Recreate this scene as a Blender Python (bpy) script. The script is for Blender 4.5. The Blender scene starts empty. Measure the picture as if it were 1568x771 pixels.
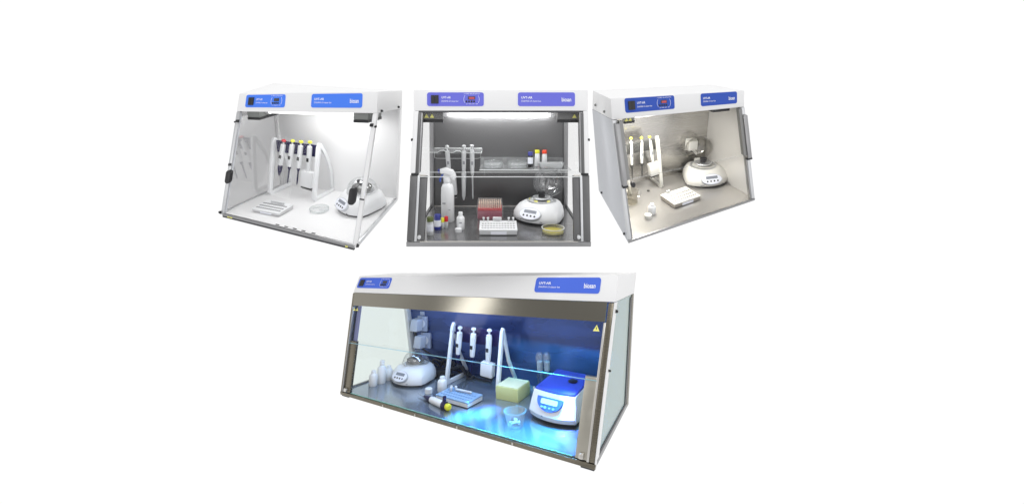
import bpy, bmesh, math, random
import numpy as np
from mathutils import Matrix, Vector
random.seed(4)
S = bpy.context.scene
COL = S.collection
PI = math.pi

# ---------------------------------------------------------------- camera
FPX, PPY, PITCH = 650.0, 250.0, 0.16
CAM = np.array([0.0, 0.0, 1.55])
cd = bpy.data.cameras.new('camera'); cam = bpy.data.objects.new('camera', cd); COL.objects.link(cam)
cam.location = CAM; cam.rotation_euler = (PI/2 - PITCH, 0, 0)
cd.sensor_width = 36; cd.lens = 36*FPX/1568; cd.shift_y = (PPY - 385.5)/1568
cd.clip_start = .02; cd.clip_end = 100
S.camera = cam
S.view_settings.view_transform = 'Standard'; S.view_settings.look = 'None'
S.view_settings.exposure = 0; S.view_settings.gamma = 1
S.cycles.use_denoising = True
S.cycles.max_bounces = 14; S.cycles.transparent_max_bounces = 40; S.cycles.glossy_bounces = 6
S.cycles.caustics_reflective = False; S.cycles.caustics_refractive = False
S.cycles.sample_clamp_indirect = 6

# ---------------------------------------------------------------- white studio surround
w = bpy.data.worlds.new('World'); S.world = w; w.use_nodes = True
nt = w.node_tree; nt.nodes.clear()
out = nt.nodes.new('ShaderNodeOutputWorld'); bg = nt.nodes.new('ShaderNodeBackground')
tc = nt.nodes.new('ShaderNodeTexCoord'); sx = nt.nodes.new('ShaderNodeSeparateXYZ')
rp = nt.nodes.new('ShaderNodeValToRGB')
nt.links.new(tc.outputs['Generated'], sx.inputs[0])
mr = nt.nodes.new('ShaderNodeMapRange'); mr.inputs['From Min'].default_value = -1; mr.inputs['From Max'].default_value = 1
nt.links.new(sx.outputs['Y'], mr.inputs['Value']); nt.links.new(mr.outputs[0], rp.inputs[0])
e = rp.color_ramp.elements
e[0].position = 0.0; e[0].color = (.86, .86, .87, 1)
e[1].position = .5; e[1].color = (1.0, 1.0, 1.0, 1)
k = e.new(.34); k.color = (.90, .90, .91, 1)
# noise bands added to the unseen surround so the steel has something to reflect
mp_ = nt.nodes.new('ShaderNodeMapping'); mp_.inputs['Scale'].default_value = (2.6, 2.6, .9)
nz_ = nt.nodes.new('ShaderNodeTexNoise'); nz_.inputs['Scale'].default_value = 1.3; nz_.inputs['Detail'].default_value = 1.5
nt.links.new(tc.outputs['Generated'], mp_.inputs[0]); nt.links.new(mp_.outputs[0], nz_.inputs[0])
bz = nt.nodes.new('ShaderNodeMapRange'); bz.interpolation_type = 'SMOOTHSTEP'
for k_, v_ in (('From Min', .42), ('From Max', .58), ('To Min', .45), ('To Max', 1.35)): bz.inputs[k_].default_value = v_
nt.links.new(nz_.outputs[0], bz.inputs['Value'])
bk = nt.nodes.new('ShaderNodeMapRange'); bk.interpolation_type = 'SMOOTHSTEP'
for k_, v_ in (('From Min', -.12), ('From Max', -.30), ('To Min', 0), ('To Max', 1)): bk.inputs[k_].default_value = v_
nt.links.new(sx.outputs['Y'], bk.inputs['Value'])
mxw = nt.nodes.new('ShaderNodeMix'); mxw.data_type = 'FLOAT'; mxw.inputs[2].default_value = 1.0
nt.links.new(bk.outputs[0], mxw.inputs[0]); nt.links.new(bz.outputs[0], mxw.inputs[3])
ms = nt.nodes.new('ShaderNodeMath'); ms.operation = 'MULTIPLY'; ms.inputs[1].default_value = 1.03
nt.links.new(mxw.outputs[0], ms.inputs[0]); nt.links.new(ms.outputs[0], bg.inputs[1])
nt.links.new(rp.outputs[0], bg.inputs[0])
nt.links.new(bg.outputs[0], out.inputs[0])

def area(name, loc, target, sx_, sy_, power, color=(1, 1, 1)):
    l = bpy.data.lights.new(name, 'AREA'); l.shape = 'RECTANGLE'; l.size = sx_; l.size_y = sy_
    l.energy = power; l.color = color
    o = bpy.data.objects.new(name, l); COL.objects.link(o); o.location = loc
    o.rotation_euler = (Vector(target) - Vector(loc)).to_track_quat('-Z', 'Y').to_euler()
    return o
area('softbox_key', (-.6, -.6, 3.6), (0, 1.8, 1.3), 1.6, 1.2, 14)
area('fascia_patch_light', (-2.74, .46, 1.84), (-.19, 1.6, .71), .26, .55, 2.4)  # unseen light added to put a bright patch on the fascia band
area('added_top_light', (0, 1.9, 4.2), (0, 1.9, 1), 3.0, 1.5, 13)  # added overhead to whiten the header tops
area('softbox_fill', (2.6, -1.4, 2.4), (0, 1.8, 1.2), 1.0, 1.4, 6)

# ---------------------------------------------------------------- cabinet poses (metres, camera frame: x right, y down, z forward)
CAB = {"c1": {"W": 0.69, "d": [0.4449, 0.1925, 0.4732, 0.2156, 0.5588], "R": [[0.98027, 0.19399, 0.03798], [0.09057, -0.26998, -0.9586], [-0.17571, 0.94312, -0.28222]], "t": [-0.9763, 0.2815, 1.8225], "O": [[0.0089, 0.0185, 0.0163], [0.0018, -0.0204, -0.036], [-0.0114, -0.0058, 0.009], [-0.0286, -0.0109, 0.0076], [0.0037, -0.001, -0.0202], [0.0057, 0.007, 0.0194], [0.0, 0.0, 0.0], [0.0032, 0.002, 0.0026], [0.0066, 0.0016, -0.0272], [0.0026, 0.0048, 0.0241], [0.0, 0.0, 0.0], [0.0075, 0.0041, 0.0044]]}, 
"c2": {"W": 0.69, "d": [0.55, 0.1532, 0.4945, 0.1691, 0.5768], "R": [[0.99918, -0.03909, 0.01009], [0.00405, -0.15165, -0.98843], [0.04017, 0.98766, -0.15137]], "t": [-0.0434, 0.3081, 1.5979], "O": [[-0.0062, -0.0026, -0.0035], [-0.0015, -0.002, -0.0064], [0.002, 0.0005, 0.0007], [-0.0007, 0.0003, 0.0006], [0.0041, 0.0008, -0.0004], [0.0022, -0.0003, 0.0058], [0.008, 0.0012, -0.0002], [-0.0133, 0.0022, -0.0004], [0.0027, 0.0005, -0.0018], [0.0025, -0.0007, 0.0056], [0.0, 0.0, 0.0], [0.0, 0.0, 0.0]]}, 
"c3": {"W": 0.69, "d": [0.4527, 0.1881, 0.4741, 0.2093, 0.5554], "R": [[0.9755, -0.20775, -0.07234], [-0.14413, -0.35519, -0.92361], [0.16619, 0.91142, -0.37644]], "t": [0.8835, 0.2665, 2.038], "O": [[-0.0147, -0.0266, -0.0472], [-0.0078, 0.0251, 0.0272], [0.0333, -0.0125, 0.0029], [0.0056, 0.0033, 0.0143], [-0.0055, 0.0066, 0.0125], [-0.0028, -0.0013, -0.0105], [0.0, 0.0, 0.0], [0.0, 0.0, 0.0], [-0.0055, 0.0098, 0.0266], [0.0, -0.0043, -0.014], [0.0039, 0.0028, 0.0175], [-0.0066, -0.003, -0.0293]]}, 
"c4": {"W": 1.2, "d": [0.4718, 0.1391, 0.4394, 0.1718, 0.5125], "R": [[0.88038, 0.47222, -0.04402], [-0.10009, 0.09426, -0.9905], [-0.46359, 0.87642, 0.13025]], "t": [-0.2466, 0.9616, 1.5312], "O": [[0.0178, 0.0363, 0.0288], [-0.0332, -0.012, -0.0006], [0.034, 0.0287, -0.0025], [-0.0436, -0.0119, -0.001], [-0.0102, -0.0122, -0.0032], [0.02, 0.0076, 0.0104], [0.0, 0.0, 0.0], [0.0095, -0.0006, -0.0159], [-0.0079, -0.0097, -0.0063], [0.0277, 0.0105, 0.023], [-0.0396, -0.0415, -0.0264], [0.0254, 0.0048, -0.0063]]}}
cp, sp = math.cos(PITCH), math.sin(PITCH)
C2W = np.array([[1, 0, 0], [0, -sp, cp], [0, -cp, -sp]])      # camera frame -> world

class Frame:
    """pose and hull of one cabinet: x across, y into the depth, z up; the front leans back by s1 over the height h1"""
    def __init__(s, key):
        q = CAB[key]; s.W = q['W']; s.D, s.s1, s.h1, s.s2, s.H = q['d']
        s.O = np.array(q['O']).reshape(3, 2, 2, 3)
        R = C2W @ np.array(q['R']); t = C2W @ np.array(q['t']) + CAM
        s.mat = Matrix([[*R[i], t[i]] for i in range(3)] + [[0, 0, 0, 1]])
    def yf(s, z): return z*s.s1/s.h1 if z < s.h1 else s.s1 + (z - s.h1)/(s.H - s.h1)*(s.s2 - s.s1)
    def P(s, p):
        x, y, z = p; k, t = (0, z/s.h1) if z < s.h1 else (1, (z - s.h1)/(s.H - s.h1))
        u = x/s.W + .5; f = s.yf(z); v = (y - f)/(s.D - f)
        bl = lambda L: (L[0, 0]*(1-u) + L[0, 1]*u)*(1-v) + (L[1, 0]*(1-u) + L[1, 1]*u)*v
        return np.array(p, float) + bl(s.O[k])*(1-t) + bl(s.O[k+1])*t
    def at(s, p, yaw=0.0):
        """rigid matrix standing at p on the cabinet's own floor plane"""
        a = s.P(p); h = .01
        dx = s.P((p[0]+h, p[1], p[2])) - a; dy = s.P((p[0], p[1]+h, p[2])) - a
        z = np.cross(dx, dy); z /= np.linalg.norm(z); x = dx/np.linalg.norm(dx); y = np.cross(z, x)
        m = Matrix([[x[i], y[i], z[i], a[i]] for i in range(3)] + [[0, 0, 0, 1]])
        return s.mat @ m @ Matrix.Rotation(yaw, 4, 'Z')
    def between(s, lo, hi):
        """matrix at lo whose z axis points to hi; returns it and the length"""
        a, b = s.P(lo), s.P(hi); L = np.linalg.norm(b - a); z = (b - a)/L
        x = np.array([1., 0, 0]); x -= z*x.dot(z); x /= np.linalg.norm(x); y = np.cross(z, x)
        return s.mat @ Matrix([[x[i], y[i], z[i], a[i]] for i in range(3)] + [[0, 0, 0, 1]]), L

# ---------------------------------------------------------------- materials
MATS = {}
def mat(name, col, rough=.4, refl_streaks=0, metal=0.0, spec=.5, noise=0.0, brushed=0.0, emit=0, alpha_glass=None, coat=0, trans=0, gloss=1.0, haze=0.0, haze_col=(.85, .86, .87)):
    if name in MATS: return MATS[name]
    m = bpy.data.materials.new(name); MATS[name] = m; m.use_nodes = True
    n = m.node_tree; n.nodes.clear(); o = n.nodes.new('ShaderNodeOutputMaterial')
    if alpha_glass:
        tr = n.nodes.new('ShaderNodeBsdfTransparent'); tr.inputs[0].default_value = (*col, 1)
        gl = n.nodes.new('ShaderNodeBsdfGlossy'); gl.inputs['Roughness'].default_value = rough
        lw = n.nodes.new('ShaderNodeLayerWeight'); lw.inputs[0].default_value = .5
        pw = n.nodes.new('ShaderNodeMath'); pw.operation = 'POWER'; pw.inputs[1].default_value = 4.0
        f0 = ((alpha_glass-1)/(alpha_glass+1))**2
        ml = n.nodes.new('ShaderNodeMapRange'); ml.inputs['To Min'].default_value = f0*gloss; ml.inputs['To Max'].default_value = min(1, .85*gloss)
        mx = n.nodes.new('ShaderNodeMixShader')
        n.links.new(lw.outputs['Facing'], pw.inputs[0]); n.links.new(pw.outputs[0], ml.inputs['Value']); n.links.new(ml.outputs[0], mx.inputs[0])
        n.links.new(tr.outputs[0], mx.inputs[1]); n.links.new(gl.outputs[0], mx.inputs[2]); n.links.new(mx.outputs[0], o.inputs[0])
        if haze:
            df = n.nodes.new('ShaderNodeBsdfDiffuse'); df.inputs[0].default_value = (*haze_col, 1)
            m2 = n.nodes.new('ShaderNodeMixShader'); m2.inputs[0].default_value = haze
            n.links.new(mx.outputs[0], m2.inputs[1]); n.links.new(df.outputs[0], m2.inputs[2]); n.links.new(m2.outputs[0], o.inputs[0])
        return m
    b = n.nodes.new('ShaderNodeBsdfPrincipled'); n.links.new(b.outputs[0], o.inputs[0])
    b.inputs['Base Color'].default_value = (*col, 1); b.inputs['Roughness'].default_value = rough
    b.inputs['Metallic'].default_value = metal; b.inputs['Specular IOR Level'].default_value = spec
    b.inputs['Coat Weight'].default_value = coat
    b.inputs['Transmission Weight'].default_value = trans
    if emit:
        b.inputs['Emission Color'].default_value = (*col, 1); b.inputs['Emission Strength'].default_value = emit
    if brushed or noise:
        t = n.nodes.new('ShaderNodeTexCoord'); mp = n.nodes.new('ShaderNodeMapping'); nz = n.nodes.new('ShaderNodeTexNoise')
        mp.inputs['Scale'].default_value = (2, 140, 140) if brushed else (9, 9, 9)
        n.links.new(t.outputs['Object'], mp.inputs[0]); n.links.new(mp.outputs[0], nz.inputs[0])
        nz.inputs['Detail'].default_value = 5
        r = n.nodes.new('ShaderNodeMapRange'); a = brushed or noise
        r.inputs['To Min'].default_value = rough - a*.35; r.inputs['To Max'].default_value = rough + a*.35
        n.links.new(nz.outputs[0], r.inputs[0]); n.links.new(r.outputs[0], b.inputs['Roughness'])
        cr = n.nodes.new('ShaderNodeMapRange'); cr.inputs['To Min'].default_value = 1 - a*.35; cr.inputs['To Max'].default_value = 1 + a*.35
        n2 = n.nodes.new('ShaderNodeTexNoise'); n2.inputs['Scale'].default_value = 3.0; n2.inputs['Detail'].default_value = 3
        if refl_streaks:  # reflection streaks painted as noise in base colour and roughness
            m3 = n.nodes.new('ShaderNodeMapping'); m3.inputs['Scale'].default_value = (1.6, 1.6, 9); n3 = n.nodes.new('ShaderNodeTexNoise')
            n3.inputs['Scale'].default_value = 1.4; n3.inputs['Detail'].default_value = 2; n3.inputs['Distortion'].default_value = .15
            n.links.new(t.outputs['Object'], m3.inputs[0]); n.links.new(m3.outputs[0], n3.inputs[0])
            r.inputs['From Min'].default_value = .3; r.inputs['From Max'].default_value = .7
            r.inputs['To Min'].default_value = rough - refl_streaks; r.inputs['To Max'].default_value = rough + refl_streaks
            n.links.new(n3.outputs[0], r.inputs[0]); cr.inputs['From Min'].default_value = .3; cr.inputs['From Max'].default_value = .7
            cr.inputs['To Min'].default_value = 1 - refl_streaks*3; cr.inputs['To Max'].default_value = 1 + refl_streaks*3; n.links.new(n3.outputs[0], cr.inputs[0])
        elif brushed: n.links.new(nz.outputs[0], cr.inputs[0])
        else: n.links.new(t.outputs['Object'], n2.inputs[0]); n.links.new(n2.outputs[0], cr.inputs[0])
        vm = n.nodes.new('ShaderNodeVectorMath'); vm.operation = 'SCALE'; vm.inputs[0].default_value = col
        n.links.new(cr.outputs[0], vm.inputs['Scale']); n.links.new(vm.outputs[0], b.inputs['Base Color'])
        if brushed:
            bp = n.nodes.new('ShaderNodeBump'); bp.inputs['Strength'].default_value = .12; bp.inputs['Distance'].default_value = .0006
            n.links.new(nz.outputs[0], bp.inputs['Height']); n.links.new(bp.outputs[0], b.inputs['Normal'])
            b.inputs['Anisotropic'].default_value = .5
    return m

WHITE = mat('white_powder_coat', (.80, .80, .80), .42, noise=.06)
WPLAST = mat('white_plastic', (.80, .81, .82), .3, noise=.05)
WMILK = mat('milky_plastic', (.83, .85, .86), .35)
GREYPAINT = mat('grey_white_paint', (.57, .585, .615), .5, noise=.05)
CREAM = mat('cream_plastic', (.78, .77, .72), .38, noise=.06)
BLACK = mat('black_plastic', (.012, .012, .014), .35)
DARKGREY = mat('dark_grey_plastic', (.05, .05, .055), .5)
GREYBOX = mat('grey_metal_box', (.22, .23, .22), .45, metal=.3)
NAVY = mat('navy_plastic', (.014, .010, .062), .4, spec=.3)
SLATE = mat('slate_plastic', (.055, .055, .05), .5)
ALU = mat('aluminium', (.62, .63, .64), .38, metal=.85, brushed=.2)
STEEL_DARK = mat('dark_brushed_steel', (.15, .15, .152), .42, metal=.9, brushed=.35)
STEEL_MID = mat('mid_brushed_steel', (.34, .34, .345), .35, metal=.95, brushed=.3)
STEEL_LIGHT = mat('light_brushed_steel', (.68, .66, .62), .33, metal=.95, brushed=.25)
STEEL_WARM = mat('warm_brushed_steel', (.50, .485, .455), .25, metal=.85, brushed=.25)
STEEL_BROWN = mat('bronze_toned_steel', (.20, .18, .14), .26, metal=.95, brushed=.3)
STEEL_BLUE = mat('blue_toned_steel', (.055, .085, .22), .27, metal=.65, brushed=.3, refl_streaks=.14)  # blue light and reflection streaks put into the wall steel's colour
STEEL_FLOOR4 = mat('blue_grey_steel', (.36, .42, .50), .17, metal=.72, brushed=.3, refl_streaks=.08)
GREEN_EDGE = mat('green_glass_edge', (.22, .46, .40), .25)
CLEAR_EDGE = mat('clear_glass_edge', (.70, .72, .72), .25)
CYAN_EDGE = mat('cyan_glass_edge', (.30, .55, .62), .25)
GLASS = mat('clear_glass', (.985, .985, .985), .02, alpha_glass=1.40, gloss=.2)
GLASS_GREY = mat('grey_glass', (.76, .76, .765), .03, alpha_glass=3.0)
GLASS_GREEN = mat('green_tinted_glass', (.90, .96, .94), .03, alpha_glass=1.6, gloss=1.0, haze=.34, haze_col=(.62, .74, .71))
ACRYLIC = mat('clear_acrylic', (.96, .97, .97), .05, alpha_glass=1.7, haze=.10)
FROST = mat('frosted_plastic', (.80, .82, .83), .35, trans=.35)
YELLOW = mat('yellow_plastic', (.80, .78, .04), .4)
WARN = mat('warning_yellow', (.88, .84, .22), .5)
RED = mat('red_plastic', (.62, .02, .03), .4)
GREENCAP = mat('olive_green_plastic', (.10, .13, .03), .45)
BLUECAP = mat('dark_blue_plastic', (.04, .05, .28), .4)
TEXT = mat('white_print', (.86, .88, .95), .5)
GREYTEXT = mat('grey_print', (.25, .26, .28), .5)
LCD = mat('grey_lcd', (.24, .26, .30), .3)
LCDLIGHT = mat('pale_lcd', (.70, .82, .84), .3)
REDLED = mat('red_led', (.40, .05, .07), .4, emit=.35)
LABELS = {'c1': mat('bright_blue_label', (.075, .22, .86), .6, spec=.15), 'c2': mat('violet_blue_label', (.16, .17, .68), .6, spec=.15),
          'c3': mat('deep_blue_label', (.045, .10, .46), .6, spec=.15), 'c4': mat('royal_blue_label', (.08, .16, .70), .6, spec=.15)}

# ---------------------------------------------------------------- mesh helpers
class MB:
    def __init__(s): s.v, s.f = [], []
    def add(s, vs, fs):
        n = len(s.v); s.v += [tuple(map(float, p)) for p in vs]; s.f += [tuple(i + n for i in f) for f in fs]; return s
    def box(s, x0, x1, y0, y1, z0, z1, rot=None, c=None):
        p = [(x, y, z) for z in (z0, z1) for y in (y0, y1) for x in (x0, x1)]
        if rot is not None: c = Vector(c); p = [tuple(rot @ (Vector(q) - c) + c) for q in p]
        return s.add(p, [(0, 2, 3, 1), (4, 5, 7, 6), (0, 1, 5, 4), (2, 6, 7, 3), (0, 4, 6, 2), (1, 3, 7, 5)])
    def lathe(s, prof, seg=28, c=(0, 0, 0), close=True, sy=1.0):
        n = len(prof); vs = []
        for i in range(seg):
            a = 2*PI*i/seg
            for r, z in prof: vs.append((c[0] + r*math.cos(a), c[1] + r*math.sin(a)*sy, c[2] + z))
        fs = [(i*n + j, ((i+1) % seg)*n + j, ((i+1) % seg)*n + j+1, i*n + j+1) for i in range(seg) for j in range(n-1)]
        if close:
            if prof[0][0] > 1e-6: fs.append(tuple(i*n for i in reversed(range(seg))))
            if prof[-1][0] > 1e-6: fs.append(tuple(i*n + n-1 for i in range(seg)))
        return s.add(vs, fs)
    def cyl(s, p0, p1, r0, r1=None, seg=16):
        r1 = r0 if r1 is None else r1; a, b = Vector(p0), Vector(p1); q = (b-a).to_track_quat('Z', 'Y'); L = (b-a).length
        t = MB().lathe([(r0, 0), (r1, L)], seg); return s.add([tuple(q @ Vector(v) + a) for v in t.v], t.f)
    def tube(s, path, r, seg=10):
        P = [Vector(p) for p in path]; vs = []
        up = Vector((0, 0, 1))
        for i, p in enumerate(P):
            d = (P[min(i+1, len(P)-1)] - P[max(i-1, 0)]).normalized()
            a = d.cross(up)
            if a.length < .1: a = d.cross(Vector((1, 0, 0)))
            a.normalize(); b = d.cross(a)
            rr = r[i] if isinstance(r, (list, tuple)) else r
            vs += [tuple(p + a*rr*math.cos(2*PI*k/seg) + b*rr*math.sin(2*PI*k/seg)) for k in range(seg)]
        fs = [(i*seg + k, i*seg + (k+1) % seg, (i+1)*seg + (k+1) % seg, (i+1)*seg + k) for i in range(len(P)-1) for k in range(seg)]
        fs += [tuple(reversed(range(seg))), tuple((len(P)-1)*seg + k for k in range(seg))]
        return s.add(vs, fs)
    def loft(s, rings):
        n = len(rings[0]); vs = [p for r in rings for p in r]
        fs = [(i*n + k, i*n + (k+1) % n, (i+1)*n + (k+1) % n, (i+1)*n + k) for i in range(len(rings)-1) for k in range(n)]
        fs += [tuple(reversed(range(n))), tuple((len(rings)-1)*n + k for k in range(n))]
        return s.add(vs, fs)
    def prism(s, poly, z0, z1): return s.loft([[(x, y, z0) for x, y in poly], [(x, y, z1) for x, y in poly]])
    def sweep(s, path, x0, x1, th):
        """rectangular bar swept along a (y, z) path, width x0..x1, thickness th"""
        P = [Vector(p) for p in path]; rings = []
        for i, p in enumerate(P):
            d = (P[min(i+1, len(P)-1)] - P[max(i-1, 0)]).normalized(); n = Vector((-d.y, d.x))
            t = th[i] if isinstance(th, (list, tuple)) else th
            a, b = p - n*t/2, p + n*t/2
            rings.append([(x0, a.x, a.y), (x1, a.x, a.y), (x1, b.x, b.y), (x0, b.x, b.y)])
        return s.loft(rings)
    def split(s, step):
        """cut long edges so that a slab follows the hull it is laid on"""
        if len(s.v) > 60: return s
        me = bpy.data.meshes.new('tmp'); me.from_pydata(s.v, [], s.f); b = bmesh.new(); b.from_mesh(me)
        for ax in range(3):
            groups = {}
            for e_ in b.edges:
                d = e_.verts[1].co - e_.verts[0].co
                if abs(d[ax]) == max(abs(q) for q in d) and abs(d[ax]) > step: groups.setdefault(int(abs(d[ax])/step), []).append(e_)
            if groups:
                n_ = max(groups); ed = [e_ for g_ in groups.values() for e_ in g_]
                bmesh.ops.subdivide_edges(b, edges=ed, cuts=n_, use_grid_fill=True)
        b.to_mesh(me); b.free()
        s.v = [tuple(v.co) for v in me.vertices]; s.f = [tuple(p.vertices) for p in me.polygons]; bpy.data.meshes.remove(me); return s
    def xf(s, fn): s.v = [tuple(map(float, fn(p))) for p in s.v]; return s
    def rot(s, axis, ang, c=(0, 0, 0)):
        m = Matrix.Rotation(ang, 3, axis); c = Vector(c); s.v = [tuple(m @ (Vector(p) - c) + c) for p in s.v]; return s
    def build(s, name, m, parent=None, bevel=0.0, smooth=True):
        me = bpy.data.meshes.new(name); me.from_pydata(s.v, [], s.f); me.update()
        b = bmesh.new(); b.from_mesh(me); bmesh.ops.recalc_face_normals(b, faces=b.faces)
        if bevel:
            ed = [x for x in b.edges if len(x.link_faces) == 2 and x.calc_face_angle(0) > .6]
            bmesh.ops.bevel(b, geom=ed, offset=bevel, segments=2, profile=.6, affect='EDGES', clamp_overlap=True)
        if smooth:
            for f in b.faces: f.smooth = True
            for x in b.edges: x.smooth = len(x.link_faces) == 2 and x.calc_face_angle(0) < .62
        b.to_mesh(me); b.free(); me.materials.append(m)
        o = bpy.data.objects.new(name, me); COL.objects.link(o)
        if parent is not None: o.parent = parent
        return o

def thing(name, label, cat, M, group=None):
    o = bpy.data.objects.new(name, None); COL.objects.link(o); o.empty_display_size = .02
    o.matrix_world = M; o['label'] = label; o['category'] = cat
    if group: o['group'] = group
    return o
def text_mesh(body, size, bold=0.0):
    c = bpy.data.curves.new('lettering', 'FONT'); c.body = body; c.size = size; c.offset = bold; c.resolution_u = 3
    o = bpy.data.objects.new('lettering', c); COL.objects.link(o)
    dg = bpy.context.evaluated_depsgraph_get(); me = bpy.data.meshes.new_from_object(o.evaluated_get(dg))
    m = MB(); m.v = [tuple(v.co) for v in me.vertices]; m.f = [tuple(p.vertices) for p in me.polygons]
    bpy.data.objects.remove(o); bpy.data.curves.remove(c); bpy.data.meshes.remove(me)
    return m
def rrect(x0, x1, y0, y1, r, n=5):
    pts = []
    for cx, cy, a0 in ((x1-r, y1-r, 0), (x0+r, y1-r, PI/2), (x0+r, y0+r, PI), (x1-r, y0+r, 3*PI/2)):
        pts += [(cx + r*math.cos(a0 + PI/2*i/n), cy + r*math.sin(a0 + PI/2*i/n)) for i in range(n+1)]
    return pts
def tri(cx, cy, s): return [(cx-s/2, cy-s*.43), (cx+s/2, cy-s*.43), (cx, cy+s*.43)]

# ================================================================ CABINETS
class Cabinet:
    def __init__(s, key, label):
        s.F = Frame(key); s.key = key
        s.root = thing('bench_cabinet', label, 'lab cabinet', s.F.mat, 'glass fronted laboratory cabinets')
    def part(s, name, mb, m, parent=None, bevel=.0, smooth=True):
        mb.split(.09); mb.xf(s.F.P); return mb.build(name, m, parent or s.root, bevel, smooth)
    # slabs parallel to the leaning front: z range, depth range behind the front plane
    def front(s, x0, x1, z0, z1, d0, d1, mb=None):
        F = s.F; mb = mb or MB(); y = F.yf
        return mb.add([(x, y(z)+d, z) for z in (z0, z1) for d in (d0, d1) for x in (x0, x1)],
                      [(0, 2, 3, 1), (4, 5, 7, 6), (0, 1, 5, 4), (2, 6, 7, 3), (0, 4, 6, 2), (1, 3, 7, 5)])
    def box(s, *a): return MB().box(*a)
    def on_face(s, poly, d0, d1, mb=None):
        """polygon (x, z) laid on the front plane or the header face"""
        F = s.F; mb = mb or MB()
        return mb.loft([[(x, F.yf(z) + d, z) for x, z in poly] for d in (d0, d1)])
    def plate(s, x0, x1, z0, z1, r, d0, d1, n=16):
        F = s.F; xs = [x0 + r*(1-math.cos(i*PI/12)) for i in range(7)]; xs += [x0+r+(x1-x0-2*r)*i/n for i in range(1, n)]
        xs += [x1 - r*(1-math.cos(i*PI/12)) for i in reversed(range(7))]; rings = []
        for x in xs:
            q = max(0, r - min(x-x0, x1-x)); dz = r - math.sqrt(max(r*r - q*q, 0)) if q > 0 else 0
            dz = min(dz, r*.98); a, b = z0+dz, z1-dz; m_ = (a+b)/2
            rings.append([(x, F.yf(z)+d, z) for d, z in ((d0, a), (d0, m_), (d0, b), (d1, b), (d1, m_), (d1, a))])
        return MB().loft(rings)
    def word(s, body, x, z, size, off_, parent, m=None, name='lettering', bold=0.0, fit=None):
        t = text_mesh(body, size, bold); F = s.F; off = .0023
        if fit:
            wdt = max(v[0] for v in t.v) - min(v[0] for v in t.v); k = fit/wdt
            t.v = [(v[0]*k, v[1], v[2]) for v in t.v]
        t.v = [(x + v[0], F.yf(z+v[1]) - off, z + v[1]) for v in t.v]
        return s.part(name, t, m or TEXT, parent, smooth=False)
    def header(s, body_mat, over=.0):
        F = s.F; w = F.W/2
        m = MB().loft([[(x, F.s1, F.h1), (x, F.s2, F.H), (x, F.D, F.H), (x, F.D, F.h1)] for x in (-w, w)])
        return s.part('header_housing', m, body_mat, bevel=.004)
    def labels(s, L, R, z0, z1, tilt=0.0, twin=False, compact=False):
        h = z1 - z0; r = .009; lm = LABELS[s.key]; hh = h/.057
        p = s.part('control_panel', s.plate(L[0], L[1], z0, z1, r, -.0018, .002), lm)
        n = s.part('name_plate', s.plate(R[0], R[1], z0, z1, r, -.0018, .002), lm)
        ws = (L[1]-L[0])/.222; x = L[0]
        # power switches
        sw = .030*ws if not compact else .026
        xs = x + (.016 if not compact else .012)
        for i in range(2):
            a = xs + i*sw/2
            b = s.part('power_switch', s.on_face([(a, z0+.20*h), (a+sw/2-.0012, z0+.20*h), (a+sw/2-.0012, z0+.80*h), (a, z0+.80*h)], -.006, -.0014), BLACK, p)
        tx = xs + sw + .010
        s.word('UVT-AR', tx, z0+.56*h, .0125*hh, .0019, p, fit=.036*ws, bold=.0002)
        s.word('DNA/RNA UV-cleaner box', tx, z0+.31*h, .0095*hh, .0019, p, fit=.066*ws)
        # display group at the right end
        dx = L[1] - (.066*ws if not compact else .050); dw = .028*ws if not compact else .024
        s.word('UV TIMER / AIR CIRCULATION', dx-.012, z0+.86*h, .0065*hh, .0019, p, fit=.062*ws if not compact else .050)
        disp = s.part('display', s.on_face([(dx+.004, z0+.48*h), (dx+.004+dw, z0+.48*h), (dx+.004+dw, z0+.71*h), (dx+.004, z0+.71*h)], -.003, -.0014), DARKGREY, p)
        s.part('digits', s.on_face([(dx+.009, z0+.51*h), (dx+.001+dw, z0+.51*h), (dx+.001+dw, z0+.66*h), (dx+.009, z0+.66*h)], -.0034, -.0031), REDLED if s.key in ('c2', 'c3') else DARKGREY, disp)
        for i in range(4):
            bx = dx - .002*ws + i*dw*.36
            s.part('button', s.on_face([(bx + .0036*ws*math.cos(a*PI/4), z0+.34*h + .0042*math.sin(a*PI/4)) for a in range(8)], -.004, -.0014), BLACK, p)
        # white bracket lines round the display
        for sg in (-1, 1):
            cx = dx + .004 + dw/2; arc = []
            for i in range(7):
                a = (-.55 + 1.1*i/6)
                arc.append((cx + sg*(dw/2+.017*ws)*math.cos(a), z0+.5*h + .30*h*math.sin(a)*1.9/1.1))
            arc2 = [(q[0]-sg*.0012, q[1]) for q in reversed(arc)]
            s.part('outline', s.on_face(arc+arc2, -.0025, -.0016), TEXT, p, smooth=False)
        s.word('UV TIME  SET  AIR', dx-.004, z0+.13*h, .006*hh, .0019, p, fit=.046*ws)
        # name plate
        rs = (R[1]-R[0])/.227
        s.word('UVT-AR', R[0]+.013*rs, z0+.55*h, .0125*hh, .0019, n, fit=.044*rs, bold=.0003)
        s.word('DNA/RNA UV-cleaner box', R[0]+.013*rs, z0+.31*h, .010*hh, .0019, n, fit=.078*rs)
        s.word('biosan', R[1]-.054*rs, z0+.34*h, .024*hh, .0019, n, name='logo', fit=.038*rs, bold=.0004)
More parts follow.
